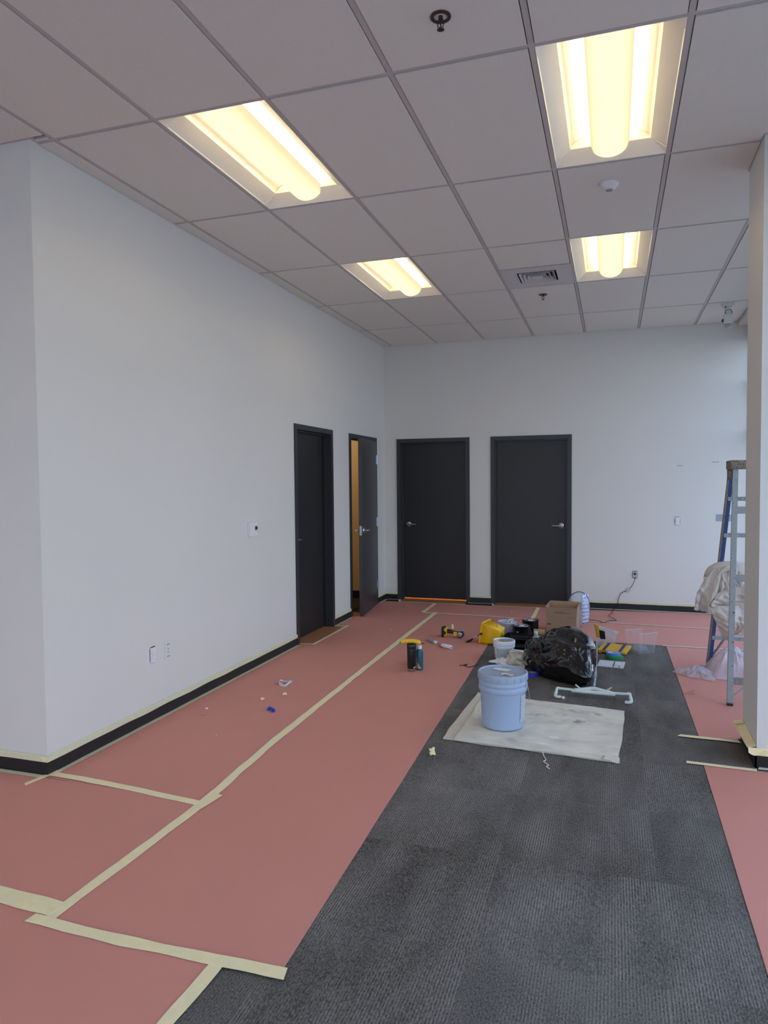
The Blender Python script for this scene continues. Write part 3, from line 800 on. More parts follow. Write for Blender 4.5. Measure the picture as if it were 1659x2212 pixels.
for z, ww in ((0.098, 0.016), (0.066, 0.006), (0.044, 0.006), (0.016, 0.015)):
    bm = B(); box(bm, -ww, ww, -0.0058, -0.005, z-0.004, z+0.004); obj('jack', bm, 'gplastic', t)
bare_outlet('light_switch', 'bare light switch without a cover plate on the back wall', 'switch', ((3.607, 0.0, 1.028), 0), 0.028, 0.048, 'switch')
bare_outlet('power_outlet', 'bare outlet with a black plug in it, low on the back wall', 'outlet', ((3.141, 0.0, 0.386), 0), 0.026, 0.044, 'outlet', True)
bm = B(); box(bm, 4.027, 4.195, -0.006, 0.0, 1.080, 1.159, 0.003)
obj('blank_plate', bm, 'plate', label='grey oblong plate on the back wall behind the ladder', cat='wall plate')
for x0, x1, z, lb in ((3.596, 3.664, 1.728, 'grey filler smear on the back wall, the left of two above the switch'),
                      (3.972, 4.044, 1.762, 'grey filler smear on the back wall, the right one nearer the ladder')):
    bm = B(); n = 14
    top = [bm.verts.new((x0+(x1-x0)*k/n, -0.0012, z+0.005+random.uniform(-.002, .002))) for k in range(n+1)]
    bot = [bm.verts.new((x0+(x1-x0)*k/n, -0.0012, z-0.006+random.uniform(-.002, .002))) for k in range(n+1)]
    for k in range(n): bm.faces.new((top[k], top[k+1], bot[k+1], bot[k]))
    obj('filler_smear', bm, 'patch', label=lb, cat='wall mark', group='filler smears on the back wall', solid=0.001)

# black cord from the outlet down the wall and over the floor behind the box
bm = B()
P_ = [(3.141, -0.042, 0.425), (3.135, -0.035, 0.36), (3.105, -0.02, 0.29), (3.066, -0.012, 0.245), (3.03, -0.010, 0.225), (2.985, -0.012, 0.20),
      (2.962, -0.014, 0.15), (2.952, -0.016, 0.10), (2.945, -0.020, 0.05), (2.92, -0.03, 0.012), (2.89, -0.08, 0.010), (2.884, -0.30, 0.010),
      (2.85, -0.52, 0.012), (2.93, -0.74, 0.010), (2.86, -0.78, 0.010), (2.80, -0.92, 0.010), (2.74, -0.86, 0.013), (2.66, -0.80, 0.010), (2.52, -0.86, 0.010), (2.44, -1.0, 0.010)]
def smooth_pts(p, n=5):
    p = [Vector(q) for q in p]; out = []
    for i in range(len(p)-1):
        a, b, c, d = p[max(i-1, 0)], p[i], p[i+1], p[min(i+2, len(p)-1)]
        for k in range(n):
            t_ = k/n
            out.append(0.5*((2*b)+(c-a)*t_+(2*a-5*b+4*c-d)*t_*t_+(3*b-a-3*c+d)*t_**3))
    out.append(p[-1]); return out
tube(bm, smooth_pts(P_), 0.0032, 8)
obj('black_cable', bm, 'cord', smooth='all', label='thin black cord running from the wall outlet across the red paper to the box', cat='cord')
bm = B(); box(bm, -0.022, 0.022, -0.006, 0.0, -0.022, 0.022, 0.001)
o = obj('adhesive_pad', bm, 'beige', loc=(3.066, -0.014, 0.242), label='small square beige sticky pad holding the black cord to the wall', cat='tape')
o.rotation_euler = (0, math.radians(38), 0)

# ------------------------------------------------------------------ floor paper and tape
def psheet(name, quad, label, z=0.0022, nu=None, nv=None, amp=0.0016, edge=0.004, seed=0.0, mat_='paper', cat='floor paper', group='sheets of red floor paper', extra=None):
    """quad corners: (x0y0, x1y0, x1y1, x0y1), wavy thin sheet with a skirt to the floor"""
    q = [Vector((a, b, 0)) for a, b in quad]
    w_ = max((q[1]-q[0]).length, (q[2]-q[3]).length); h_ = max((q[3]-q[0]).length, (q[2]-q[1]).length)
    nu = nu or max(4, int(w_/0.06)); nv = nv or max(4, int(h_/0.06))
    bm = B()
    def fn(u, v):
        p = (q[0]*(1-u)+q[1]*u)*(1-v) + (q[3]*(1-u)+q[2]*u)*v
        e = noise.noise(Vector((p.x*2.1+seed, p.y*2.1, seed)))*edge
        if u in (0.0, 1.0): p.x += e
        if v in (0.0, 1.0): p.y += e
        zz = z + amp*(0.5+0.5*noise.noise(Vector((p.x*1.7+seed, p.y*0.9, 3.1)))) + amp*0.5*abs(noise.noise(Vector((p.x*6, p.y*1.1+seed, 1.7))))
        return (p.x, p.y, zz)
    vs = grid(bm, fn, nu, nv)
    loop = [vs[i][0] for i in range(nu+1)] + [vs[nu][j] for j in range(1, nv+1)] + [vs[i][nv] for i in range(nu-1, -1, -1)] + [vs[0][j] for j in range(nv-1, 0, -1)]
    lo = [bm.verts.new((v.co.x, v.co.y, 0.0004)) for v in loop]
    for k in range(len(loop)):
        j = (k+1) % len(loop); bm.faces.new((loop[k], lo[k], lo[j], loop[j]))
    if extra:
        q = [Vector((a, b, 0)) for a, b in extra]; edge = 0.0; grid(bm, fn, 6, 4)
    return obj(name, bm, mat_, label=label, cat=cat, group=group, smooth=True)

XT = lambda y: 0.871 + (y+0.83)*(0.958-0.871)/(-6.94+0.83)          # the long seam
psheet('paper_sheet', [(0.012, -5.968), (XT(-5.95), -6.0), (XT(-0.83), -0.83), (0.012, -0.83)], 'long red paper sheet along the left wall from its corner to the back seam', seed=1)
psheet('paper_sheet', [(-3.18, -6.925), (0.955, -6.965), (0.965, -5.985), (-3.18, -5.962)], 'red paper sheet filling the alcove end left of the wall corner', seed=2, z=0.0042)
psheet('paper_sheet', [(XT(-6.96), -6.98), (1.885, -6.96), (1.715, -0.85), (XT(-0.83), -0.83)], 'long red paper sheet between the long tape seam and the carpet', seed=3)
psheet('paper_sheet', [(-3.18, -9.6), (1.665, -9.6), (1.68, -6.97), (-3.18, -6.90)], 'red paper sheet in the lower left foreground, in front of the cross tape', seed=4, z=0.0042)
psheet('paper_sheet', [(0.012, -0.825), (0.735, -0.825), (0.735, -0.165), (0.012, -0.165)], 'short red paper piece in the back left corner by the open door', seed=5)
psheet('paper_sheet', [(0.745, -0.825), (2.02, -0.84), (2.02, -0.165), (0.745, -0.165)], 'red paper piece in front of the two back wall doors', seed=6)
psheet('paper_sheet', [(2.03, -0.84), (4.34, -0.96), (4.34, -0.012), (2.03, -0.165)], 'red paper strip along the back wall behind the box and ladder', seed=7)
psheet('paper_sheet', [(1.72, -1.83), (4.34, -1.88), (4.34, -0.965), (1.72, -0.848)], 'red paper sheet under the cardboard box, behind the carpet end', seed=8)
psheet('paper_sheet', [(3.386, -4.303), (4.34, -4.303), (4.34, -1.885), (3.366, -1.885)], 'red paper sheet under the stepladder, reaching to the wing wall', seed=9, edge=0.0,
       extra=[(3.386, -4.357), (3.606, -4.372), (3.606, -4.303), (3.386, -4.303)])
psheet('paper_sheet', [(3.335, -9.6), (4.34, -9.6), (4.34, -4.80), (3.362, -4.80)], 'red paper sheet at the right edge in front of the wing wall', seed=11)
bm = B()
def flap(u, v):
    return (3.388+0.075*u, -3.42-0.02*v+0.06*u*(1-v), 0.004+0.030*math.sin(PI*min(1, v*0.95+0.05))*(u**1.3))
grid(bm, flap, 6, 8); obj('paper_flap', bm, 'paper', smooth='all', solid=0.0006, label='curled torn flap at the edge of the red paper before the ladder', cat='paper scrap')
for (x0, x1, y0, y1, lb) in ((-0.11, 0.135, -2.748, -1.86, 'brown wood-look board at the sill of the nearest left door'),
                            (0.225, 1.09, -0.155, 0.12, 'brown board at the sill of the left back-wall door'),
                            (1.465, 2.352, -0.155, 0.10, 'brown board at the sill of the right back-wall door')):
    bm = B(); box(bm, x0, x1, y0, y1, 0.0005, 0.004); obj('sill_board', bm, 'brown', label=lb, cat='board', group='brown boards at the door sills')
bm = B(); box(bm, -0.12, 0.05, -1.28, -1.04, 0.0045, 0.006); obj('sill_board', bm, 'brown', label='small brown board showing in the gap of the open door', cat='board')

def tape(pts, w_, label, z=0.0062, mat_='ftape', jag=0.006, seed=0.0, group='strips of masking tape on the floor paper'):
    pts = [Vector((a, b, 0)) for a, b in pts]
    P2 = []
    for i in range(len(pts)-1):
        L = (pts[i+1]-pts[i]).length; n = max(2, int(L/0.05))
        for k in range(n): P2.append(pts[i].lerp(pts[i+1], k/n))
    P2.append(pts[-1]); n = len(P2)
    bm = B(); rows = []
    for i, p in enumerate(P2):
        t_ = (P2[min(i+1, n-1)]-P2[max(i-1, 0)]).normalized(); nr = Vector((-t_.y, t_.x, 0))
        s = i/(n-1)
        j1 = noise.noise(Vector((i*0.35+seed, 1.3, seed)))*jag; j2 = noise.noise(Vector((i*0.35, 7.3+seed, seed)))*jag
        dz = 0.0005*abs(noise.noise(Vector((i*0.5+seed, 0, 5))))
        off = [0.0, 0.0]
        if i in (0, n-1): off = [random.uniform(-0.012, 0.012), random.uniform(-0.012, 0.012)]
        a = p + nr*(w_/2+j1) + t_*off[0]; b = p - nr*(w_/2+j2) + t_*off[1]
        rows.append((bm.verts.new((a.x, a.y, z+dz)), bm.verts.new((b.x, b.y, z+dz))))
    for i in range(n-1): bm.faces.new((rows[i][0], rows[i+1][0], rows[i+1][1], rows[i][1]))
    return obj('masking_tape', bm, mat_, solid=0.0012, label=label, cat='tape', group=group)
tape([(0.880, -0.80), (0.905, -3.0), (0.945, -5.2), (0.99, -5.99), (0.965, -6.98)], 0.050, 'longest tape strip, running the length of the red paper to the back', seed=1)
tape([(1.02, -5.90), (0.99, -6.10)], 0.042, 'short tape scrap lapped on the long seam where the wall-corner strip meets it', z=0.0078, seed=2)
tape([(-0.01, -5.925), (0.5, -5.955), (0.965, -6.005)], 0.045, 'tape strip from the left wall corner across to the long seam', z=0.0072, seed=3)
tape([(0.02, -5.88), (-0.015, -6.08)], 0.030, 'short tape tail pointing toward the viewer at the left wall corner', z=0.0076, seed=4)
tape([(-3.1, -6.80), (-0.5, -6.83), (0.965, -6.885)], 0.048, 'upper of two side-by-side tape strips at the lower left edge', z=0.0070, seed=5)
tape([(-3.1, -6.84), (-0.5, -6.868), (0.955, -6.925)], 0.046, 'lower of two side-by-side tape strips at the lower left edge', z=0.0076, seed=6)
tape([(0.905, -6.975), (1.30, -6.985), (1.905, -6.965)], 0.050, 'tape strip along the front edge of the paper ending on the carpet', z=0.0080, seed=7)
tape([(1.675, -6.97), (1.655, -7.6), (1.64, -9.5)], 0.046, 'tape strip between foreground paper and carpet at the bottom of view', z=0.0072, seed=8)
tape([(0.74, -0.835), (1.5, -0.86), (2.03, -0.93), (2.09, -0.93)], 0.032, 'tape strip across the back seam in front of the tool and yellow pail', z=0.0070, seed=9)
tape([(0.735, -0.84), (0.725, -0.20)], 0.045, 'short tape strip by the back left corner, leading to the left back door', z=0.0076, seed=10)
tape([(0.73, -0.165), (1.12, -0.165)], 0.022, 'thin tape edging the sill board of the left back door', z=0.0074, seed=11)
tape([(0.20, 0.0), (0.24, -0.165), (0.74, -0.17)], 0.022, 'tape edging the left end of the left back door sill board', z=0.0078, seed=12)
tape([(2.025, -0.97), (2.02, -0.17)], 0.045, 'short tape strip left of the cardboard box leading toward the right back door', z=0.0074, seed=13)
tape([(1.44, -0.02), (1.46, -0.165), (2.40, -0.17)], 0.022, 'tape edging the sill board of the right back door', z=0.0078, seed=14)
tape([(1.93, -0.97), (2.02, -0.93)], 0.10, 'tape scrap patched on the back seam behind the plastic tub', z=0.0082, seed=15)
tape([(2.05, -0.93), (2.55, -0.86), (3.48, -0.945), (4.33, -0.985)], 0.022, 'thin pale tape line on the floor running behind the ladder', z=0.0070, seed=16, mat_='wtape')
tape([(3.33, -1.888), (4.33, -1.885)], 0.024, 'pale tape line from the back corner of the carpet to the ladder', z=0.0070, seed=17, mat_='wtape')
tape([(3.27, -4.355), (3.61, -4.372)], 0.034, 'far one of two short tape strips beside the bare carpet gap at the wing wall', z=0.0066, seed=18)
tape([(3.283, -4.785), (3.63, -4.80)], 0.036, 'near one of two short tape strips beside the bare carpet gap at the wing wall', z=0.0066, seed=19)
tape([(0.0, -2.752), (0.15, -2.72)], 0.024, 'short tape at the near end of the left door sill board', z=0.0072, seed=20)
tape([(0.148, -2.74), (0.145, -1.80)], 0.026, 'tape along the front of the left door sill board', z=0.0078, seed=21)
tape([(-0.08, -1.86), (0.17, -1.845)], 0.022, 'tape at the far end of the left door sill board', z=0.0074, seed=22)
# tape on the floor edge of the baseboards
G2 = 'floor tape beside the baseboards'
tape([(0.026, -5.93), (0.024, -2.80)], 0.030, 'floor tape along the foot of the left wall baseboard, long near run', z=0.0066, seed=23, mat_='wtape', jag=0.002, group=G2)
tape([(0.024, -1.83), (0.024, -1.33)], 0.026, 'floor tape at the baseboard between the two left doors', z=0.0066, seed=24, mat_='wtape', jag=0.002, group=G2)
tape([(0.024, -0.36), (0.024, -0.02)], 0.026, 'floor tape at the baseboard between the open door and the back corner', z=0.0066, seed=25, mat_='wtape', jag=0.002, group=G2)
tape([(0.02, -0.028), (0.20, -0.028)], 0.026, 'floor tape at the back wall left of the left back door', z=0.0070, seed=26, mat_='wtape', jag=0.002, group=G2)
tape([(1.12, -0.028), (1.43, -0.028)], 0.026, 'floor tape at the baseboard between the two back doors', z=0.0066, seed=27, mat_='wtape', jag=0.002, group=G2)
tape([(2.42, -0.040), (4.33, -0.040)], 0.046, 'floor tape along the back wall baseboard under the outlet', z=0.0066, seed=28, mat_='wtape', jag=0.003, group=G2)
tape([(-3.1, YN-0.030), (0.01, YN-0.030)], 0.030, 'floor tape along the baseboard left of the wall corner', z=0.0066, seed=29, mat_='wtape', jag=0.002, group=G2)
tape([(3.635, -4.768), (4.33, -4.768)], 0.032, 'pale floor tape at the foot of the right wing wall', z=0.0072, seed=30, mat_='wtape', jag=0.003, group=G2)

def walltape(path, label, z0=0.075, z1=0.108, seed=0.0, mat_='wtape', lean=0.0, ends=True):
    """strip stuck over the top edge of a baseboard; path: points with outward offset direction"""
    (xa, ya), (xb, yb) = path
    L = math.hypot(xb-xa, yb-ya); n = max(2, int(L/0.06)); bm = B(); rows = []
    tx, ty = (xb-xa)/L, (yb-ya)/L; nx, ny = ty, -tx            # outward normal, right of the path
    for i in range(n+1):
        s = i/n; x = xa+(xb-xa)*s; y = ya+(yb-ya)*s
        d0 = 0.0115 + 0.001*noise.noise(Vector((i*.3, seed, 0))); d1 = 0.0125; d2 = 0.002
        zz = z0 + 0.004*noise.noise(Vector((i*.25, seed, 2)))
        rows.append([bm.verts.new((x+nx*(d0+lean*0.5), y+ny*(d0+lean*0.5), zz)), bm.verts.new((x+nx*d1, y+ny*d1, 0.1015)), bm.verts.new((x+nx*d2, y+ny*d2, z1+0.002*noise.noise(Vector((i*.25, seed, 5)))))])
    for i in range(n):
        for k in range(2): bm.faces.new((rows[i][k], rows[i+1][k], rows[i+1][k+1], rows[i][k+1]))
    return obj('baseboard_tape', bm, mat_, solid=0.0012, label=label, cat='tape', group='tape over the top edge of the baseboards')
walltape(((0, YN-0.012), (0, D1[0]+0.01)), 'tape over the long baseboard of the left wall, corner to first door', seed=1)
walltape(((0, D1[1]), (0, D2[0])), 'tape over the short baseboard between the two left wall doors', seed=2)
walltape(((0, D2[1]), (0, -0.01)), 'tape over the baseboard between the open door and back corner', seed=3)
walltape(((0.01, 0), (D3[0], 0)), 'tape over the baseboard left of the left back door', seed=4)
walltape(((D3[1], 0), (D4[0], 0)), 'tape over the baseboard between the two back wall doors', seed=5)
walltape(((D4[1], 0), (4.33, 0)), 'tape over the long baseboard right of the back doors', seed=6)
walltape(((-3.18, YN), (0.012, YN)), 'tape over the baseboard left of the wall corner', seed=7)
walltape(((3.61, -4.741), (4.34, -4.741)), 'tape over the baseboard on the front of the right wing wall', seed=8, z0=0.07, mat_='tape')
bm = B(); 
grid(bm, lambda u, v: (3.627-0.044*v, -4.75+0.41*u, 0.120-0.014*v-0.010*math.sin(PI*u)*v), 10, 3)
obj('baseboard_tape', bm, 'tape', solid=0.0012, label='half-peeled cream tape standing out along the side of the right wing wall', cat='tape', group='tape over the top edge of the baseboards')
bm = B(); grid(bm, lambda u, v: (3.572+0.052*u, -4.385+0.055*v-0.005*u, 0.116+0.012*u), 3, 3)
obj('tape_scrap', bm, 'tape', solid=0.001, label='square tape scrap at the far end of the peeled wing-wall tape', cat='tape')
bm = B(); grid(bm, lambda u, v: (3.585+0.070*u, -4.757-0.008*v, 0.112-0.040*v*(0.35+0.65*math.sin(PI*(0.15+0.8*u)))), 6, 3)
obj('tape_scrap', bm, 'tape', solid=0.001, label='crumpled tape scrap folded round the near corner of the right wing wall', cat='tape')
bm = B(); grid(bm, lambda u, v: (-0.045+0.075*u, YN-0.014, 0.106-0.028*v*(1-abs(2*u-1))), 6, 3)
obj('tape_scrap', bm, 'tape', solid=0.001, label='small tape scrap lapped over the baseboard at the left wall corner', cat='tape')

# ------------------------------------------------------------------ five-gallon pail on the folded drop cloth
CT = 0.022       # top of the folded cloth
t = thing('drop_cloth', 'folded stained canvas drop cloth lying on the carpet under the blue pail', 'drop cloth', (2.44, -4.40, 0))
def clothlayer(quad, z, amp, seed, nu=46, nv=40, edge=0.012, front=0.0):
    q = [Vector((a-2.44, b+4.40, 0)) for a, b in quad]; bm = B()
    def fn(u, v):
        p = (q[0]*(1-u)+q[1]*u)*(1-v) + (q[3]*(1-u)+q[2]*u)*v
        e = noise.noise(Vector((p.x*5+seed, p.y*5, 2)))*edge
        if u < 0.04 or u > 0.96: p.x += e
        if v < 0.04 or v > 0.96: p.y += e
        zz = z + amp*(noise.noise(Vector((p.x*4+seed, p.y*5, 1))) + 0.5*noise.noise(Vector((p.x*12, p.y*9+seed, 4))))
        if front and v < 0.08: zz += front*max(0, noise.noise(Vector((p.x*7+seed, 0.5, 9))))*(1-v/0.08)
        return (p.x, p.y, max(0.003, zz))
    vs = grid(bm, fn, nu, nv)
    loop = [vs[i][0] for i in range(nu+1)] + [vs[nu][j] for j in range(1, nv+1)] + [vs[i][nv] for i in range(nu-1, -1, -1)] + [vs[0][j] for j in range(nv-1, 0, -1)]
    lo = [bm.verts.new((v.co.x, v.co.y, max(0.0005, z-0.007))) for v in loop]
    for k in range(len(loop)): j = (k+1) % len(loop); bm.faces.new((loop[k], lo[k], lo[j], loop[j]))
    return bm
obj('lower_layer', clothlayer([(1.905, -4.815), (2.915, -4.895), (2.955, -4.02), (1.945, -3.83)], 0.007, 0.001, 3.0), 'cloth_cream', t, smooth=True, label='cream lower layer showing at the left edge')
obj('upper_layer', clothlayer([(1.985, -4.835), (2.925, -4.905), (2.968, -4.00), (2.005, -3.88)], 0.017, 0.0050, 8.0, front=0.010), 'canvas', t, smooth=True)
bm = B(); tube(bm, smooth_pts([(0.065, -0.465, 0.012), (0.08, -0.52, 0.004), (0.095, -0.57, 0.004), (0.085, -0.60, 0.004), (0.115, -0.64, 0.004), (0.105, -0.665, 0.004), (0.125, -0.69, 0.004)]), 0.0028, 6)
obj('loose_thread', bm, 'cloth_white', t, smooth='all')
bm = B(); grid(bm, lambda u, v: (0.40+0.085*u, -0.515+0.06*v+0.01*u, 0.020+0.006*math.sin(6*u+3*v)-0.012*u), 6, 4); obj('frayed_corner', bm, 'canvas', t, solid=0.003, smooth=True)

def pail(t, r0, r1, h, ribs, mat_, wall=0.004):
    prof = [(0.0, 0.0), (r0-0.006, 0.0), (r0, 0.006)]
    rr = lambda z: r0 + (r1-r0)*z/h
    prof += [(rr(ribs[0]-0.004), ribs[0]-0.004)]
    for z in ribs: prof += [(rr(z)+0.001, z-0.003), (rr(z)+0.008, z), (rr(z)+0.008, z+0.006), (rr(z)+0.001, z+0.009)]
    prof += [(rr(h), h)]
    bm = B(); lathe(bm, prof, 56); return obj('pail_body', bm, mat_, t, smooth=True)
t = thing('paint_pail', 'large pale blue lidded paint pail standing on the drop cloth', 'pail', (2.228, -4.515, CT))
bm = B(); lathe(bm, [(0.0, 0.0), (0.122, 0.0), (0.130, 0.006), (0.1405, 0.222), (0.1415, 0.226), (0.149, 0.230), (0.1515, 0.236), (0.151, 0.255), (0.149, 0.259), (0.1455, 0.262),
           (0.1455, 0.268), (0.1495, 0.271), (0.1505, 0.276), (0.150, 0.288), (0.147, 0.292), (0.146, 0.300), (0.147, 0.334)], 64)
obj('pail_body', bm, 'pail', t, smooth=True)
bm = B(); lathe(bm, [(0.1485, 0.300), (0.1555, 0.302), (0.1565, 0.334), (0.1545, 0.342), (0.150, 0.345), (0.146, 0.344), (0.144, 0.336), (0.138, 0.335), (0.0, 0.336)], 56)
lid = obj('lid', bm, 'pail_lid', t, smooth=True)
bm = B()
for k in range(20):
    a = 2*PI*k/20; c, s = math.cos(a), math.sin(a)
    for z0 in (0.302,):
        v = [(0.157*c - 0.0015*s, 0.157*s+0.0015*c), (0.157*c+0.0015*s, 0.157*s-0.0015*c)]
        vv = [bm.verts.new((x*1.003, y*1.003, z)) for x, y in v for z in (0.303, 0.330)]
        bm.faces.new((vv[0], vv[1], vv[3], vv[2]))
obj('lid_slots', bm, 'plate', lid, solid=0.001, kind='stuff')
bm = B(); grid(bm, lambda u, v: (-0.075+0.10*u+0.02*v, 0.02+0.05*v-0.03*u+0.02, 0.3385), 3, 2); obj('lid_label', bm, 'paperlabel', lid, solid=0.001, label='white tape stuck on the lid')
bm = B(); grid(bm, lambda u, v: (0.0+0.075*u, -0.085+0.035*v+0.012*math.sin(5*u), 0.3385+0.003*math.sin(4*u+7*v)**2), 6, 4); obj('paint_splash', bm, 'cloth_cream', lid, solid=0.001, label='dried cream paint on the lid')
bm = B(); grid(bm, lambda u, v: ((0.1315+0.0155*(0.045+0.170*v)/0.335+0.0012)*math.cos(math.radians(-30+46*u)), (0.1315+0.0155*(0.045+0.170*v)/0.335+0.0012)*math.sin(math.radians(-30+46*u)), 0.045+0.170*v), 12, 4)
obj('side_label', bm, 'print_grey', t, smooth='all', label='white printed label on the right side')
bm = B()
tube(bm, smooth_pts([(0.152, -0.02, 0.275), (0.162, -0.03, 0.25), (0.168, -0.02, 0.20), (0.160, 0.02, 0.165), (0.150, 0.08, 0.16), (0.11, 0.125, 0.165)]), 0.0022, 8)
obj('bail_handle', bm, 'steel', t, smooth='all')
bm = B(); box(bm, 0.146, 0.156, -0.032, -0.008, 0.262, 0.290, 0.002); obj('handle_ear', bm, 'pail', t)

# ------------------------------------------------------------------ white pail with label
t = thing('small_pail', 'small white lidded pail with a grey printed label, left of the black bag', 'pail', (1.978, -2.745, 0))
pail(t, 0.078, 0.090, 0.148, (0.108, 0.128), 'white_pail')
bm = B(); lathe(bm, [(0.0905, 0.135), (0.097, 0.137), (0.098, 0.160), (0.095, 0.165), (0.090, 0.166), (0.086, 0.158), (0.0, 0.158)], 44); lid = obj('lid', bm, 'white_pail', t, smooth=True)
bm = B(); lathe(bm, [(0.060, 0.159), (0.060, 0.161), (0.0, 0.162)], 30, (0.012, 0.004, 0)); obj('tan_disc', bm, 'paintgold', lid, smooth=True, label='tan paint showing through the lid')
bm = B(); lathe(bm, [(0.045, 0.1625), (0.045, 0.164), (0.0, 0.1645)], 30, (0.028, 0.012, 0)); obj('grey_disc', bm, 'plate', lid, smooth=True)
bm = B(); grid(bm, lambda u, v: ((0.0795+0.012*(0.022+0.078*v)/0.148+0.001)*math.cos(math.radians(-128+96*u)), (0.0795+0.012*(0.022+0.078*v)/0.148+0.001)*math.sin(math.radians(-128+96*u)), 0.022+0.078*v), 14, 3)
obj('side_label', bm, 'print_grey', t, smooth='all')

# white cloths beside it
def blob(name, c, r, label, cat, mat_, amp=0.35, freq=2.2, seed=0.0, sub=5, parent=None, floorz=0.001, ridg=0.5, lobes=(), group=None, finish=None):
    bm = B(); bmesh.ops.create_icosphere(bm, subdivisions=sub, radius=1.0)
    c = Vector(c); r = Vector(r)
    for v in bm.verts:
        d = v.co.normalized()
        k = 1.0 + amp*noise.noise(d*freq+Vector((seed, 0, 0)))
        k -= ridg*0.16*abs(noise.noise(d*freq*2.3+Vector((0, seed, 0)))) + ridg*0.08*abs(noise.noise(d*freq*5.1+Vector((0, 0, seed))))
        for ld, amt, wdt in lobes:
            k += amt*math.exp(-((d-Vector(ld).normalized()).length/wdt)**2)
        p = Vector((d.x*r.x, d.y*r.y, d.z*r.z))*k + c
        p.z = max(p.z, floorz + 0.0004*noise.noise(p*30))
        v.co = p
    return obj(name, bm, mat_, parent=parent, smooth='all', label=label, cat=cat, group=group)
blob('rag', (2.13, -2.955, 0.045), (0.105, 0.10, 0.075), 'crumpled cream rag between the small white pail and the black bag', 'rag', 'cloth_cream', 0.5, 1.8, 2.0, ridg=1.6)
blob('glove', (2.005, -2.955, 0.022), (0.075, 0.06, 0.032), 'flat white glove in front of the small white pail', 'glove', 'cloth_white', 0.35, 2.0, 5.0, ridg=1.0, lobes=(((-1, -0.2, 0), 0.7, 0.35),))
t = thing('roller_cage_frame', 'bare wire paint roller frame lying on the rags behind the big pail', 'paint roller', (2.08, -3.03, 0.085))
bm = B(); tube(bm, smooth_pts([(-0.10, -0.04, -0.01), (-0.04, -0.02, 0.03), (0.03, 0.0, 0.042), (0.06, 0.01, 0.036)], 6), 0.003, 8)
tube(bm, smooth_pts([(0.03, 0.0, 0.042), (0.05, 0.04, 0.03), (0.085, 0.03, -0.004), (0.075, -0.02, -0.02), (0.05, -0.03, 0.0)], 6), 0.003, 8)
obj('wire', bm, 'steel', t, smooth='all')

# blue tape roll peeking between pail and bag
def roll(name, label, loc, r, r_in, h, mat_, cat='tape roll', rot=None, core=None, group=None):
    t = thing(name, label, cat, loc, group=group)
    bm = B(); lathe(bm, [(r_in+0.002, 0), (r, 0), (r, h), (r_in+0.002, h), (r_in+0.002, 0)], 36); a = obj('tape_winding', bm, mat_, t, smooth=True)
    bm = B(); lathe(bm, [(r_in, 0.0), (r_in+0.002, 0.0), (r_in+0.002, h), (r_in, h), (r_in, 0)], 36); b = obj('core', bm, core or 'cardin', t, smooth=True)
    if rot: t.rotation_euler = rot
    return t
roll('tape_roll', 'dark blue tape roll half hidden between the big pail and the black bag', (2.275, -3.245, 0.0), 0.052, 0.030, 0.026, 'blue')

# ------------------------------------------------------------------ black bin bag
bm = B(); bmesh.ops.create_icosphere(bm, subdivisions=7, radius=1.0)
C0 = Vector((2.475, -3.12, 0.155)); knot = Vector((-0.72, -0.62, 0.05)).normalized()
def ridge(v, f, s):
    return 1.0 - abs(noise.noise(v*f+Vector((s, s*0.7, -s))))*2.0
def facet(d, f, s):       # flat facets meeting in sharp creases
    ds, ps = noise.voronoi(d*f+Vector((s, -s, s*0.3)))
    return ds[1]-ds[0]
for v in bm.verts:
    d = v.co.normalized(); k = 0.93
    d2 = (d + 0.10*Vector((noise.noise(d*3), noise.noise(d*3+Vector((7, 0, 0))), noise.noise(d*3+Vector((0, 9, 0)))))).normalized()
    k += 0.26*math.exp(-((d-Vector((0.50, 0.0, 0.85)).normalized()).length/0.50)**2)
    k += 0.30*math.exp(-((d-Vector((0.62, -0.80, -0.30)).normalized()).length/0.40)**2)
    k += 0.10*math.exp(-((d-Vector((-0.95, -0.10, -0.05)).normalized()).length/0.40)**2)
    k -= 0.20*math.exp(-((d-Vector((-0.55, 0.0, 0.80)).normalized()).length/0.55)**2)
    ax = knot.cross(Vector((0, 0, 1))).normalized(); ay = knot.cross(ax)
    ang = math.atan2(d2.dot(ay), d2.dot(ax)); dist = (d2-knot).length
    k -= 0.09*math.exp(-(dist/0.22)**2)
    w_ = math.exp(-(dist/0.85)**2)*min(1, dist*5)
    k += 0.050*(1-2*abs(((ang*2.2+0.5*noise.noise(d*2)) % 1.0)-0.5)-0.5)*w_
    k += 0.070*noise.noise(d*1.7+Vector((4, 0, 0)))
    k -= 0.16*min(0.6, facet(d2, 1.25, 2.0))*(1-0.4*w_) - 0.04
    k -= 0.040*min(0.4, facet(d2, 2.6, 5.0))
    k += 0.007*(ridge(d2, 4.5, 1.0)-0.5)*(0.3+w_)
    p = Vector((d.x*0.300, d.y*0.330, d.z*0.215))*k + C0
    p.y -= 0.50*(p.x-C0.x)
    if p.z < 0.03: p.z = 0.004 + (p.z-0.004)*0.12 if p.z > 0.004 else 0.004
    p.x = min(p.x, 2.732 + 1.2*max(0.0, p.z-0.075))
    v.co = p
obj('bin_bag', bm, 'bag', smooth='all', label='large crumpled black plastic bin bag slumped on the carpet', cat='bag')

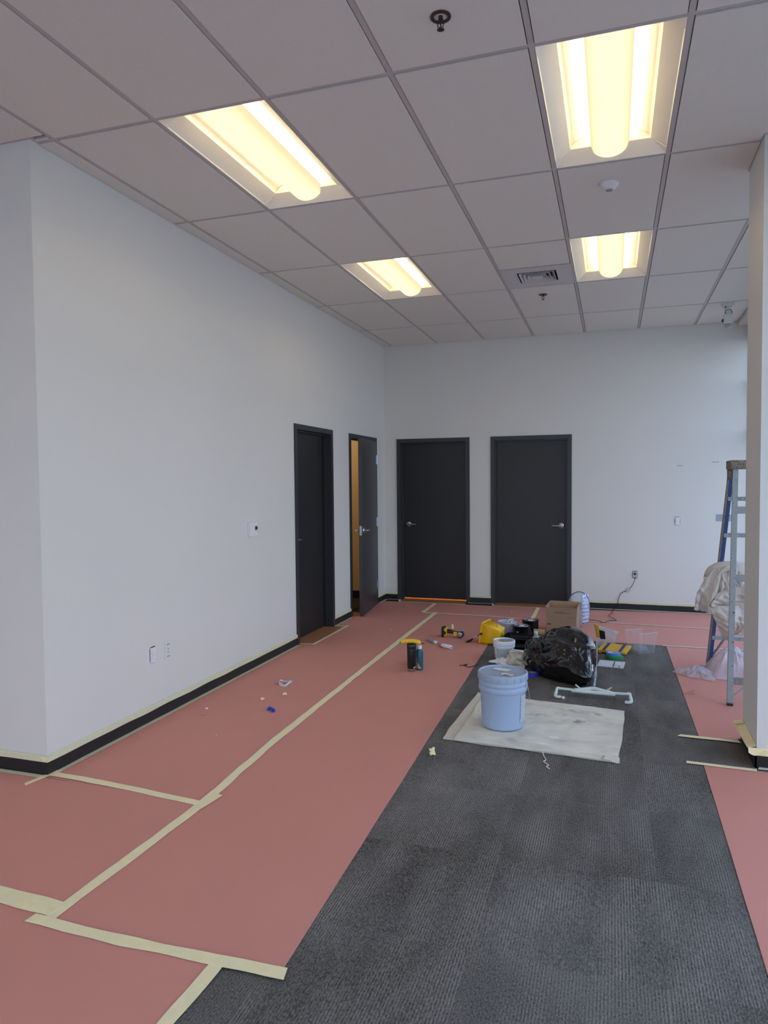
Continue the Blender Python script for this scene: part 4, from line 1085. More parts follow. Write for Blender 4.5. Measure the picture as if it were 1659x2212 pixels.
# ------------------------------------------------------------------ wide roller frame on a pole
t = thing('wide_paint_roller', 'wide white-painted roller frame with a long grey pole lying beside the black bag', 'paint roller', (2.757, -3.66, 0))
bm = B()
tube(bm, [(0.0, 0.02, 0.055), (0.0, 0.52, 0.045)], [0.0125, 0.0135], 12)
obj('handle_grip', bm, 'pole', t, smooth=True)
bm = B(); tube(bm, [(0.0, 0.30, 0.051), (-0.004, 0.40, 0.049)], 0.020, 14); obj('collar', bm, 'pole', t, smooth=True)
bm = B(); tube(bm, [(0.0, 0.50, 0.045), (-0.012, 1.80, 0.020)], [0.0115, 0.0115], 12); obj('extension_pole', bm, 'pole', t, smooth=True)
bm = B(); tube(bm, smooth_pts([(-0.13, -0.06, 0.048), (-0.06, -0.05, 0.058), (0.0, -0.035, 0.064), (0.06, -0.05, 0.058), (0.13, -0.06, 0.046)], 6), [0.013]*25, 12)
obj('yoke', bm, 'rodwhite', t, smooth='all')
bm = B(); tube(bm, [(-0.255, -0.05, 0.050), (-0.09, -0.055, 0.046)], 0.0095, 12); tube(bm, [(0.09, -0.055, 0.046), (0.245, -0.06, 0.050)], 0.0095, 12); tube(bm, [(-0.15, -0.06, 0.044), (0.15, -0.06, 0.040)], 0.014, 12)
obj('cross_bar', bm, 'rodwhite', t, smooth=True)
for s in (-1, 1):
    bm = B(); x = 0.25*s - 0.003
    tube(bm, smooth_pts([(x-0.015*s, -0.05, 0.052), (x, -0.055, 0.050), (x+0.004*s, -0.075, 0.032), (x+0.008*s, -0.12, 0.016), (x-0.01*s, -0.135, 0.012), (x-0.035*s, -0.13, 0.012)], 5), [0.010]*10+[0.012]*10+[0.011]*5+[0.006], 12)
    obj('end_arm', bm, 'rodwhite', t, smooth='all')
    bm = B(); tube(bm, [(0.085*s, -0.05, 0.055), (0.125*s, -0.045, 0.085)], [0.0055, 0.005], 10); obj('wing_lever', bm, 'rodwhite' if s < 0 else 'wtape', t, smooth=True)
bm = B(); bmesh.ops.create_icosphere(bm, subdivisions=2, radius=0.013, matrix=Matrix.Translation((-0.205, -0.142, 0.010))); obj('loose_cap', bm, 'rodwhite', t, smooth='all')

# ------------------------------------------------------------------ yellow paint pail lying on its side, with its brush
t = thing('tipped_paint_cup', 'yellow plastic hand pail tipped on its side', 'pail', (1.705, -2.17, 0.004), math.radians(-14))
bm = B()
def rrect(a, b, r, n=5):
    pts = []
    for cx, cy, a0 in ((a-r, b-r, 0), (-(a-r), b-r, PI/2), (-(a-r), -(b-r), PI), (a-r, -(b-r), 3*PI/2)):
        for k in range(n+1): pts.append((cx+r*math.cos(a0+PI/2*k/n), cy+r*math.sin(a0+PI/2*k/n)))
    return pts
Rt = Matrix.Rotation(math.radians(70), 3, 'Y')      # standing axis z -> lying, mouth toward -x
def lay(p):
    v = Vector((p[0], p[1], -p[2])); v = Rt @ v      # local z is depth from mouth to base
    return v
prof = [(0.104, 0.0), (0.108, 0.006), (0.101, 0.010), (0.073, 0.172), (0.0, 0.173)]
rings = []
for a_, z in prof:
    ring = []
    for x, y in rrect(max(a_, 0.001), max(a_, 0.001), max(0.0004, a_*0.2)):
        v = Matrix.Rotation(math.radians(99.8), 3, 'Y') @ Vector((x, y, z)); ring.append(bm.verts.new(v + Vector((0, 0, 0.104))))
    rings.append(ring)
for i in range(len(rings)-1):
    n = len(rings[0])
    for k in range(n): bm.faces.new((rings[i][k], rings[i][(k+1)%n], rings[i+1][(k+1)%n], rings[i+1][k]))
obj('cup_body', bm, 'yellow', t, smooth=True, solid=0.003)
bm = B(); ring = []
for x, y in rrect(0.108, 0.108, 0.030): ring.append(Matrix.Rotation(math.radians(99.8), 3, 'Y') @ Vector((x, y, 0.002)) + Vector((0, 0, 0.104)))
tube(bm, ring+[ring[0]], 0.0042, 8); obj('rim', bm, 'yellow', t, smooth='all')
bm = B(); tube(bm, smooth_pts([(0.02, 0.105, 0.15), (0.06, 0.07, 0.205), (0.11, 0.02, 0.200), (0.15, -0.03, 0.160)], 6), 0.003, 8); obj('bail_handle', bm, 'steel', t, smooth='all')
bm = B(); tube(bm, [(0.012, -0.100, 0.10), (0.012, -0.118, 0.10)], 0.010, 12); obj('handle_pivot', bm, 'black', t, smooth=True)
bm = B(); tube(bm, [(0.01, -0.116, 0.10), (-0.030, -0.10, 0.075)], 0.004, 8); obj('strap_buckle', bm, 'black', t, smooth=True)
t = thing('scraper_tool', 'dark-handled metal scraper lying against the mouth of the yellow pail', 'tool', (1.60, -2.15, 0))
bm = B(); tube(bm, [(-0.055, -0.10, 0.010), (-0.03, -0.06, 0.015), (-0.012, -0.02, 0.026)], [0.008, 0.010, 0.008], 10); obj('handle', bm, 'black', t, smooth=True)
bm = B(); tube(bm, smooth_pts([(-0.012, -0.02, 0.026), (0.01, -0.01, 0.045), (0.04, 0.0, 0.062), (0.07, -0.01, 0.085)], 5), 0.005, 8)
tube(bm, [(0.0, -0.015, 0.040), (0.045, -0.02, 0.048)], 0.004, 8); obj('shank', bm, 'chrome', t, smooth=True)

# ------------------------------------------------------------------ frosted tub with stir sticks
t = thing('plastic_tub', 'frosted plastic tub holding white stir sticks, left of the black paint tins', 'tub', (1.868, -1.755, 0.0035))
bm = B(); lathe(bm, [(0.0, 0.002), (0.070, 0.0), (0.073, 0.004), (0.088, 0.115), (0.096, 0.118), (0.098, 0.128), (0.095, 0.134), (0.092, 0.128), (0.088, 0.120), (0.070, 0.008), (0.0, 0.006)], 44); obj('tub_body', bm, 'frost', t, smooth=True)
for a, b in (((-0.05, -0.02, 0.03), (0.02, 0.05, 0.148)), ((-0.02, -0.03, 0.03), (0.05, 0.05, 0.150)), ((0.05, -0.03, 0.03), (0.03, 0.06, 0.150)), ((-0.03, 0.02, 0.03), (0.07, -0.02, 0.143))):
    bm = B(); tube(bm, [a, b], [0.006, 0.006], 6); obj('stir_stick', bm, 'wplastic', t)

# ------------------------------------------------------------------ paint tins
def tin(label, loc, r, h, logo):
    t = thing('paint_tin', label, 'paint tin', loc, group='black paint tins')
    bm = B(); lathe(bm, [(0, 0), (r-0.002, 0), (r, 0.003), (r-0.0015, 0.006), (r-0.0015, h-0.008), (r, h-0.005), (r, h)], 44); obj('tin_body', bm, 'blackgloss', t, smooth=True)
    bm = B(); lathe(bm, [(r, h-0.001), (r+0.001, h+0.001), (r-0.003, h+0.002), (r-0.010, h+0.001), (r-0.012, h-0.005)], 44); obj('rim', bm, 'black', t, smooth=True)
    bm = B(); lathe(bm, [(r-0.012, h-0.002), (r-0.016, h+0.003), (r-0.022, h-0.003), (0, h-0.003)], 44); ld = obj('lid', bm, 'chrome', t, smooth=True)
    bm = B(); grid(bm, lambda u, v: (-0.02+0.05*u, -0.04+0.075*v, h-0.0015), 2, 2); obj('lid_label', bm, 'paperlabel', ld, solid=0.001)
    if logo:
        bm = B(); grid(bm, lambda u, v: ((r+0.0005)*math.cos(math.radians(-118+20*u)), (r+0.0005)*math.sin(math.radians(-118+20*u)), 0.035+0.045*v), 4, 2); lg = obj('side_label', bm, 'navy', t, smooth='all', label='small blue label')
        bm = B(); grid(bm, lambda u, v: ((r+0.001)*math.cos(math.radians(-112+8*u)), (r+0.001)*math.sin(math.radians(-112+8*u)), 0.048+0.02*v), 2, 2); obj('label_mark', bm, 'wplastic', lg, smooth='all')
        bm = B(); tube(bm, [(r, -0.004, h*0.62), (r+0.006, -0.004, h*0.62)], 0.006, 10); obj('handle_ear', bm, 'black', t, smooth=True)
    return t
tin('shorter black paint tin with a small blue label and silver lid', (2.022, -1.862, 0.0035), 0.087, 0.118, True)
tin('taller black paint tin behind the shorter one, next to the cardboard box', (2.085, -1.645, 0.0035), 0.084, 0.136, False)

# ------------------------------------------------------------------ black roller trays
def tray(label, loc, w2, l2, h, rot, seed):
    t = thing('roller_tray', label, 'roller tray', loc, rot, group='black paint roller trays')
    bm = B()
    def ring(a, b, z, r=0.03): return [bm.verts.new((x, y, z)) for x, y in rrect(a, b, r, 4)]
    rs = [ring(w2+0.012, l2+0.012, h-0.004), ring(w2+0.012, l2+0.012, h), ring(w2, l2, h), ring(w2-0.03, l2-0.03, 0.012), ring(w2-0.05, l2-0.05, 0.010, 0.02)]
    for i in range(len(rs)-1):
        n = len(rs[0])
        for k in range(n): bm.faces.new((rs[i][k], rs[i][(k+1)%n], rs[i+1][(k+1)%n], rs[i+1][k]))
    bm.faces.new(rs[-1])
    obj('tray_shell', bm, 'blackgloss', t, smooth=True, solid=0.003)
    bm = B()
    for k in range(6): box(bm, -w2+0.06, w2-0.06, -l2+0.09+k*0.045, -l2+0.096+k*0.045, 0.011, 0.017)
    obj('ribs', bm, 'blackgloss', t)
    return t
tray('glossy black roller tray lying between the white pail and the paint tins', (2.09, -2.31, 0.001), 0.145, 0.155, 0.045, 0.12, 1)
tray('second glossy black roller tray stacked crosswise on the first', (2.05, -2.21, 0.047), 0.145, 0.125, 0.040, -0.10, 2)
bm = B(); tube(bm, [(1.99, -2.495, 0.018), (2.13, -2.525, 0.016)], 0.012, 12); obj('roller_cover', bm, 'roller', smooth='all', label='thin white roller cover lying before the black trays', cat='roller cover')

# ------------------------------------------------------------------ clear bottle, cardboard core
t = thing('water_bottle', 'clear plastic bottle with a pale cap standing by the black bag', 'bottle', (2.222, -2.42, 0.0))
bm = B(); lathe(bm, [(0, 0.004), (0.028, 0.0), (0.037, 0.006), (0.038, 0.03), (0.035, 0.04), (0.038, 0.05), (0.038, 0.10), (0.034, 0.125), (0.018, 0.155), (0.0135, 0.165), (0.0135, 0.172)], 36); obj('bottle_body', bm, 'bottle', t, smooth=True)
bm = B(); lathe(bm, [(0.0145, 0.165), (0.0155, 0.167), (0.0155, 0.186), (0.0, 0.187)], 24); obj('cap', bm, 'white_pail', t, smooth=True)
bm = B(); lathe(bm, [(0.0385, 0.055), (0.0385, 0.09)], 36); obj('bottle_label', bm, 'clearfold', t, smooth='all')
bm = B(); lathe(bm, [(0.026, -0.055), (0.031, -0.055), (0.031, 0.055), (0.026, 0.055), (0.026, -0.055)], 28, (2.185, -1.735, 0.036), Matrix.Rotation(PI/2, 3, 'Y')); obj('cardboard_core', bm, 'cardin', smooth=True, label='tan cardboard tube lying against the left of the box', cat='tube')

# ------------------------------------------------------------------ open cardboard box
t = thing('cardboard_box', 'open brown cardboard box standing behind the black bag', 'box', (2.398, -1.475, 0.0035), math.radians(-2))
W2, L2, hb = 0.150, 0.165, 0.175
bm = B()
box(bm, -W2, W2, -L2, L2, 0, 0.004); box(bm, -W2, W2, -L2, -L2+0.004, 0.004, hb); box(bm, -W2, W2, L2-0.004, L2, 0.004, hb)
box(bm, -W2, -W2+0.004, -L2+0.004, L2-0.004, 0.004, hb); box(bm, W2-0.004, W2, -L2+0.004, L2-0.004, 0.004, hb)
bx = obj('box_body', bm, 'cardboard', t)
for (cx, cy, hx, hy, tx, ty, hh) in ((0, -L2+0.002, W2, 0.0018, 0, -0.004, 0.100), (0, L2-0.002, W2, 0.0018, 0, 0.010, 0.112),
                                     (-W2+0.002, 0, 0.0018, L2-0.004, -0.006, 0, 0.106), (W2-0.002, 0, 0.0018, L2-0.004, 0.008, 0, 0.104)):
    bm = B()
    v0 = [(cx-hx, cy-hy), (cx+hx, cy-hy), (cx+hx, cy+hy), (cx-hx, cy+hy)]
    lo = [bm.verts.new((x, y, hb+0.001)) for x, y in v0]; hi = [bm.verts.new((x+tx, y+ty, hb+hh)) for x, y in v0]
    bm.faces.new(lo[::-1]); bm.faces.new(hi)
    for k in range(4): bm.faces.new((lo[k], lo[(k+1)%4], hi[(k+1)%4], hi[k]))
    obj('flap', bm, 'cardin' if cy > 0.1 else 'cardboard', t)
bm = B(); y = -L2-0.0006
def pr(x0, x1, z0, z1): box(bm, x0, x1, y, y+0.0005, z0, z1)
pr(-0.01, 0.135, 0.052, 0.0535); pr(-0.01, 0.135, 0.082, 0.0835); pr(-0.01, -0.0085, 0.052, 0.0835); pr(0.1335, 0.135, 0.052, 0.0835)
xx = -0.002
while xx < 0.128: pr(xx, xx+random.choice((0.0015, 0.003)), 0.056, 0.080); xx += random.choice((0.005, 0.007, 0.009))
pr(-0.138, -0.100, 0.094, 0.112)
pr(-0.045, -0.02, 0.155, 0.157); 
obj('box_print', bm, 'cardink', bx)
bm = B()
for (x0, x1, z0, z1) in ((-0.07, 0.085, 0.218, 0.2225), (-0.06, 0.03, 0.228, 0.230), (0.04, 0.09, 0.256, 0.259), (-0.02, 0.03, 0.236, 0.2375)):
    yy = -L2-0.0035 - 0.0; box(bm, x0, x1, yy-0.0006, yy, z0, z1)
obj('flap_print', bm, 'cardink', bx)
# clear printed pack behind the box
t = thing('plastic_roll_pack', 'clear plastic pack with blue print leaning behind the cardboard box', 'package', (2.545, -1.20, 0.0035), 0.25)
bm = B(); bmesh.ops.create_uvsphere(bm, u_segments=28, v_segments=20, radius=1.0)
for v in bm.verts:
    p = v.co; v.co = Vector((math.copysign(abs(p.x)**0.8, p.x)*0.115, p.y*0.055, 0.19+math.copysign(abs(p.z)**0.8, p.z)*0.187))
obj('wrapping', bm, 'bottle', t, smooth='all')
bm = B(); grid(bm, lambda u, v: (0.02+0.085*u, -0.045+0.06*u*u, 0.03+0.31*v+0.02*math.sin(PI*u)), 8, 14); obj('printed_insert', bm, 'print_blue', t, smooth='all', solid=0.001)
bm = B(); tube(bm, smooth_pts([(-0.11, -0.02, 0.30), (-0.075, -0.03, 0.355), (0.0, -0.03, 0.382), (0.075, -0.02, 0.345), (0.11, 0.0, 0.26), (0.118, 0.0, 0.16)], 6), 0.004, 8); obj('edge_seal', bm, 'navy', t, smooth='all')

# ------------------------------------------------------------------ clear zip bag with yellow label
t = thing('clear_storage_bag', 'clear zip bag standing open with a yellow and black label', 'bag', (2.83, -2.075, 0))
bm = B(); n = 36; rings = []
for z, a, b in ((0.002, 0.076, 0.030), (0.03, 0.080, 0.040), (0.10, 0.092, 0.036), (0.155, 0.103, 0.028), (0.175, 0.108, 0.024)):
    rings.append([bm.verts.new((a*math.cos(2*PI*k/n)+0.08*z*(-0.2), b*math.sin(2*PI*k/n)*(1+0.3*noise.noise(Vector((k*.5, z*9, 1)))), z - (0.028*math.cos(2*PI*k/n) if z > 0.12 else 0))) for k in range(n)])
for i in range(len(rings)-1):
    for k in range(n): bm.faces.new((rings[i][k], rings[i][(k+1)%n], rings[i+1][(k+1)%n], rings[i+1][k]))
bm.faces.new(rings[0][::-1])
top = [v.co.copy() for v in rings[-1]]
obj('bag_film', bm, 'bottle', t, smooth='all')
bm = B(); tube(bm, top+[top[0]], 0.0035, 6); tube(bm, [p+Vector((0, 0, -0.012)) for p in top+[top[0]]], 0.0026, 6); obj('zip_edge', bm, 'clearfold', t, smooth='all')
def wrapstrip(a0, a1, z0, z1, m_, off=0.003, sk=0.0):
    bm = B()
    def fn(u, v):
        a = math.radians(a0+(a1-a0)*u); z = z0+(z1-z0)*v; s = 0.080+(0.105-0.080)*z/0.16+off
        return (s*math.cos(a)-sk*(1-v), 0.04*math.sin(a)-0.003, z-0.028*math.cos(a)*max(0, (z-0.1)/0.06))
    grid(bm, fn, 6, 4); return bm
obj('yellow_label', wrapstrip(-178, -128, 0.095, 0.182, 'yellow', sk=-0.012), 'print_yellow', t, smooth='all')
obj('black_label', wrapstrip(-126, -96, 0.085, 0.155, 'black', sk=-0.006), 'black', t, smooth='all')

# ------------------------------------------------------------------ yellow sleeve pack and tape rolls
roll('tape_roll', 'green tape roll lying under the light blue one beside the yellow pack', (2.905, -2.475, 0.0), 0.074, 0.038, 0.024, 'green')
roll('tape_roll', 'light blue tape roll stacked on the green one by the yellow pack', (2.895, -2.455, 0.0245), 0.062, 0.042, 0.022, 'lightblue', core='wplastic')
t = thing('yellow_package', 'flat yellow pack with blue bands lying behind the tape rolls', 'package', (2.905, -2.255, 0.014), math.radians(-14))
bm = B(); box(bm, -0.125, 0.125, -0.105, 0.105, 0, 0.020, 0.004); obj('package_body', bm, 'print_yellow', t)
for x in (-0.072, 0.068):
    bm = B(); box(bm, x-0.014, x+0.014, -0.107, 0.107, 0.0185, 0.0215, 0.001); obj('blue_band', bm, 'navy', t)
bm = B(); box(bm, -0.130, -0.090, -0.10, 0.10, -0.012, 0.0, 0.002); obj('folded_end', bm, 'yellow', t)
t.rotation_euler = (math.radians(6), 0, math.radians(-14)); t.location.z = 0.025

# white cards
t = thing('printed_card', 'white printed card with black bars lying right of the bag below the tape rolls', 'card', (2.878, -2.715, 0.001), math.radians(-5))
bm = B(); box(bm, -0.105, 0.105, -0.105, 0.105, 0, 0.007, 0.001); obj('card_stack', bm, 'print_white', t)
bm = B(); box(bm, 0.018, 0.026, -0.105, 0.09, 0.0071, 0.0080); box(bm, 0.066, 0.074, -0.106, -0.05, 0.0071, 0.0080); box(bm, 0.02, 0.066, -0.052, -0.048, 0.0071, 0.0080)
obj('black_bar', bm, 'black', t)

# clear open box
t = thing('clear_plastic_box', 'empty clear plastic box standing open at the back corner of the carpet', 'box', (3.135, -2.17, 0), math.radians(38))
bm = B(); a, b, hh = 0.075, 0.098, 0.19
lo = [bm.verts.new((sx*a, sy*a, 0.001)) for sx, sy in ((-1,-1),(1,-1),(1,1),(-1,1))]; hi = [bm.verts.new((sx*b, sy*b, hh)) for sx, sy in ((-1,-1),(1,-1),(1,1),(-1,1))]
bm.faces.new(lo[::-1])
for k in range(4): bm.faces.new((lo[k], lo[(k+1)%4], hi[(k+1)%4], hi[k]))
tops = [v.co.copy() for v in hi]; los = [v.co.copy() for v in lo]
obj('box_film', bm, 'clear', t)
bm = B(); tube(bm, tops+[tops[0]], 0.0018, 6); obj('top_rim', bm, 'clearfold', t)
for p_, q_ in zip(los, tops):
    bm = B(); tube(bm, [p_, q_], 0.0015, 6); obj('corner_edge', bm, 'clearfold', t)
blob('crumpled_film', (3.13, -2.16, 0.03), (0.062, 0.062, 0.03), 'crumpled clear film lying inside the empty clear plastic box', 'film', 'clear', 0.5, 2.5, 3.0, ridg=2.0, sub=4, floorz=0.004)

# ------------------------------------------------------------------ tumbler, bottle, banana, tape roll
t = thing('tumbler', 'tall black insulated tumbler with a steel base standing on the red paper', 'bottle', (1.312, -3.385, 0.0035))
bm = B(); lathe(bm, [(0, 0.0), (0.0315, 0.0), (0.033, 0.002), (0.0335, 0.024), (0.034, 0.025)], 36); obj('steel_base', bm, 'chrome', t, smooth=True)
bm = B(); lathe(bm, [(0.0345, 0.025), (0.036, 0.027), (0.0375, 0.185), (0.037, 0.188)], 36); obj('tumbler_body', bm, 'black', t, smooth=True)
bm = B(); lathe(bm, [(0.0382, 0.189), (0.039, 0.192), (0.039, 0.222), (0.036, 0.227), (0, 0.227)], 36); obj('lid', bm, 'black', t, smooth=True)
bm = B(); grid(bm, lambda u, v: (0.0367*math.cos(math.radians(-48+30*u)), 0.0367*math.sin(math.radians(-48+30*u)), 0.030+0.008*v+0.006*u), 5, 2); obj('white_mark', bm, 'wplastic', t, smooth='all')
t = thing('teal_bottle', 'teal drink bottle with a white cap standing behind the black tumbler', 'bottle', (1.366, -3.33, 0.0035))
bm = B(); lathe(bm, [(0, 0), (0.025, 0.0), (0.029, 0.004), (0.0295, 0.155), (0.026, 0.168), (0.017, 0.175)], 32); obj('bottle_body', bm, 'teal', t, smooth=True)
bm = B(); lathe(bm, [(0.018, 0.174), (0.019, 0.176), (0.019, 0.200), (0.016, 0.205), (0, 0.205)], 28); obj('cap', bm, 'white_pail', t, smooth=True)
bm = B()
def wedge(u, v):
    a = math.radians(-140+95*u); z = 0.015 + (0.070*(1-u))*v + 0.002; return (0.0300*math.cos(a), 0.0300*math.sin(a), z)
grid(bm, wedge, 10, 4); obj('tan_wedge', bm, 'tan', t, smooth='all', label='tan painted slope')
bm = B(); grid(bm, lambda u, v: (0.0302*math.cos(math.radians(-138+34*u)), 0.0302*math.sin(math.radians(-138+34*u)), 0.087-0.01*u+0.035*v*(1-u)), 6, 3); obj('orange_wedge', bm, 'orange', t, smooth='all')
bm = B(); pts = smooth_pts([(-0.088, 0.0, 0.008), (-0.06, 0.0, 0.016), (-0.02, 0.0, 0.022), (0.025, 0.0, 0.022), (0.06, 0.0, 0.016), (0.086, 0.0, 0.008)], 6)
n = len(pts)
t = thing('banana', 'yellow banana balanced across the top of the black tumbler', 'banana', (1.308, -3.385, 0.2305), math.radians(6))
rs = [0.004+0.014*min(1, (i/(n-1))*7)*min(1, (1-i/(n-1))*6) for i in range(n)]
bm = B(); tube(bm, [p for p in pts], rs, 10); bmesh.ops.translate(bm, verts=bm.verts[:], vec=(0, 0, -0.001)); obj('peel', bm, 'banana', t, smooth='all')
bm = B(); tube(bm, [(0.084, 0, 0.008), (0.098, 0.002, 0.006), (0.112, 0.004, 0.000)], [0.005, 0.0035, 0.003], 8); obj('stem', bm, 'brownspot', t, smooth='all')
bm = B(); tube(bm, [(-0.087, 0, 0.0075), (-0.096, 0, 0.003)], [0.005, 0.003], 8); obj('blossom_tip', bm, 'brownspot', t, smooth='all')
roll('tape_roll', 'pale green tape roll lying flat behind the black tumbler', (1.285, -3.17, 0.0035), 0.070, 0.045, 0.042, 'palegreen', core='wplastic')

# ------------------------------------------------------------------ yellow and black cordless tool
t = thing('cordless_tool', 'yellow and black cordless power tool lying on the red paper', 'power tool', (1.365, -2.05, 0.004), math.radians(-6))
bm = B(); box(bm, -0.108, -0.084, -0.042, 0.042, 0.0, 0.100, 0.006); obj('battery', bm, 'black', t)
bm = B(); box(bm, -0.083, -0.056, -0.034, 0.034, 0.006, 0.088, 0.007); obj('foot_housing', bm, 'yellow', t)
bm = B(); box(bm, -0.080, -0.062, -0.0355, -0.034, 0.028, 0.060, 0.001); obj('badge', bm, 'black', t)
bm = B(); tube(bm, smooth_pts([(-0.058, 0, 0.058), (-0.02, 0, 0.054), (0.03, 0, 0.046), (0.055, 0, 0.040)], 5), [0.021]*6+[0.018]*5+[0.021]*5, 16); obj('handle', bm, 'black', t, smooth='all')
bm = B(); box(bm, 0.012, 0.052, -0.026, 0.026, 0.020, 0.060, 0.008); obj('gear_cover', bm, 'yellow', t)
bm = B(); lathe(bm, [(0, -0.034), (0.026, -0.032), (0.033, -0.022), (0.034, 0.020), (0.028, 0.032), (0, 0.034)], 28, (0.080, 0, 0.036), Matrix.Rotation(PI/2, 3, 'X')); obj('motor_head', bm, 'black', t, smooth=True)
bm = B(); lathe(bm, [(0, 0.036), (0.018, 0.037), (0.026, 0.034), (0.026, 0.030)], 24, (0.080, 0, 0.036), Matrix.Rotation(PI/2, 3, 'X')); obj('guard_ring', bm, 'steel', t, smooth=True)
bm = B(); tube(bm, [(0.055, -0.02, 0.072), (0.10, -0.01, 0.072)], 0.008, 10); obj('side_lever', bm, 'steel', t, smooth=True)

# mini roller
t = thing('mini_paint_roller', 'mini paint roller with a grey handle and white cover lying on the red paper', 'paint roller', (1.30, -2.42, 0.004))
bm = B(); tube(bm, [(-0.150, 0.15, 0.012), (-0.09, 0.09, 0.014), (-0.045, 0.045, 0.016)], [0.009, 0.0115, 0.012], 12); obj('handle', bm, 'gplastic', t, smooth=True)
bm = B(); tube(bm, [(-0.045, 0.045, 0.017), (-0.022, 0.022, 0.018)], [0.0155, 0.0145], 14); obj('handle_cap', bm, 'white_pail', t, smooth=True)
bm = B(); tube(bm, smooth_pts([(-0.022, 0.022, 0.016), (0.01, 0.0, 0.008), (0.03, -0.06, 0.004), (0.06, -0.10, 0.006), (0.085, -0.095, 0.016)], 5), 0.0025, 8); obj('wire_arm', bm, 'bronze', t, smooth='all')
bm = B(); tube(bm, [(0.060, -0.082, 0.020), (0.068, -0.086, 0.020), (0.158, -0.142, 0.020), (0.166, -0.147, 0.020)], [0.014, 0.019, 0.019, 0.015], 18); obj('roller_cover', bm, 'roller', t, smooth='all')
bm = B(); tube(bm, [(0.164, -0.146, 0.020), (0.168, -0.1485, 0.020)], [0.007, 0.0065], 12); obj('end_cap', bm, 'navy', t, smooth='all')

# ------------------------------------------------------------------ scraps
def scrap(name, x, y, r, label, mat_, seed, cat='scrap', z=0.004, flat=0.5, group=None):
    bm = B(); bmesh.ops.create_icosphere(bm, subdivisions=3, radius=1.0)
    for v in bm.verts:
        d = v.co.normalized(); k = 0.75 + 0.9*noise.noise(d*1.7+Vector((seed, 0, 0))) + 0.3*noise.noise(d*4.5+Vector((0, seed, 0)))
        v.co = Vector((d.x*r*k, d.y*r*k, r*flat + d.z*r*flat*abs(k)))
        v.co.z = max(0.0005, v.co.z)
    return obj(name, bm, mat_, loc=(x, y, z), label=label, cat=cat, group=group)
scrap('tape_wad', 1.906, -5.075, 0.024, 'crumpled cream tape wad on the carpet below the left edge of the drop cloth', 'tape', 3.0, 'tape', z=0.0, flat=0.9)
scrap('tape_wad', 0.655, -4.63, 0.022, 'crumpled bright blue tape wad on the red paper near the left wall', 'blue', 9.0, 'tape', flat=0.6)
scrap('tape_wad', 0.69, -4.655, 0.017, 'second small blue tape wad touching the first on the red paper', 'blue', 12.0, 'tape', flat=0.6)
scrap('tape_wad', 0.495, -4.44, 0.015, 'tiny cream tape wad left of the blue wad', 'tape', 5.0, 'tape', flat=0.6)
scrap('tape_wad', 0.60, -4.29, 0.017, 'tiny cream tape wad between the blue wad and the clear ring', 'tape', 6.0, 'tape', flat=0.6)
scrap('tape_wad', 0.222, -4.735, 0.010, 'white speck scrap near the left wall baseboard', 'wplastic', 7.0, 'scrap', flat=0.6)
scrap('tape_wad', 0.262, -4.845, 0.010, 'tan speck scrap beside the white speck by the left wall', 'tan', 8.0, 'scrap', flat=0.6)
scrap('plaster_crumb', 0.556, -5.16, 0.005, 'tiny pink crumb on the near red paper', 'cloth_white', 4.0, 'scrap')
scrap('plaster_crumb', 0.669, -1.896, 0.008, 'white crumb left of the long tape seam toward the back', 'cloth_white', 14.0, 'scrap')
scrap('plaster_crumb', 1.739, -0.5, 0.008, 'white crumb on paper before the right back door, right one of two', 'cloth_white', 15.0, 'scrap')
scrap('plaster_crumb', 1.624, -0.468, 0.006, 'white crumb on paper before the right back door, left one of two', 'cloth_white', 16.0, 'scrap')
scrap('paper_scrap', 2.17, -0.60, 0.020, 'small white paper scrap left of the top of the cardboard box', 'cloth_white', 17.0, 'scrap', flat=1.4)
scrap('plaster_crumb', 1.72, -2.95, 0.006, 'white crumb on the paper edge left of the small white pail', 'cloth_white', 18.0, 'scrap')
bm = B(); grid(bm, lambda u, v: (1.283+0.030*(u-0.5)*(1-0.6*v), -1.70+0.01*u, 0.006+0.055*v), 4, 4); obj('tape_scrap', bm, 'tape', solid=0.001, smooth='all', label='upright leaf-shaped tape scrap behind the cordless tool', cat='tape')
# cut thread on the paper edge
bm = B(); tube(bm, smooth_pts([(1.655, -3.12, 0.006), (1.70, -3.11, 0.009), (1.735, -3.15, 0.006), (1.775, -3.11, 0.008), (1.80, -3.02, 0.006)], 6), 0.003, 6)
tube(bm, smooth_pts([(1.69, -3.10, 0.009), (1.715, -3.07, 0.010), (1.705, -3.13, 0.007)], 5), 0.003, 6)
obj('dark_string', bm, 'cord', smooth='all', label='short dark string curled at the paper edge behind the big pail', cat='string')
# clear tape ring
t = thing('clear_tape_ring', 'tangled ring of clear tape lying on the red paper by the left wall', 'tape', (0.475, -4.03, 0.004))
bm = B(); pts = [(0.042*math.cos(a)*(1+0.12*math.sin(3*a)), 0.055*math.sin(a)*(1+0.1*math.cos(2*a)), 0.020+0.010*math.sin(2*a+1)) for a in [2*PI*k/24 for k in range(25)]]
rws = [(bm.verts.new((x, y, z)), bm.verts.new((x*1.1, y*1.1, z-0.016))) for x, y, z in pts]
for i in range(24): bm.faces.new((rws[i][0], rws[i+1][0], rws[i+1][1], rws[i][1]))
obj('outer_loop', bm, 'clearfold', t, smooth='all', solid=0.002)
bm = B(); pts = [(-0.02+0.026*math.cos(a), 0.01+0.03*math.sin(a), 0.022+0.008*math.cos(2*a)) for a in [2*PI*k/16 for k in range(14)]]
rws = [(bm.verts.new((x, y, z)), bm.verts.new((x, y, z-0.016))) for x, y, z in pts]
for i in range(13): bm.faces.new((rws[i][0], rws[i+1][0], rws[i+1][1], rws[i][1]))
obj('inner_loop', bm, 'clearfold', t, smooth='all', solid=0.002)
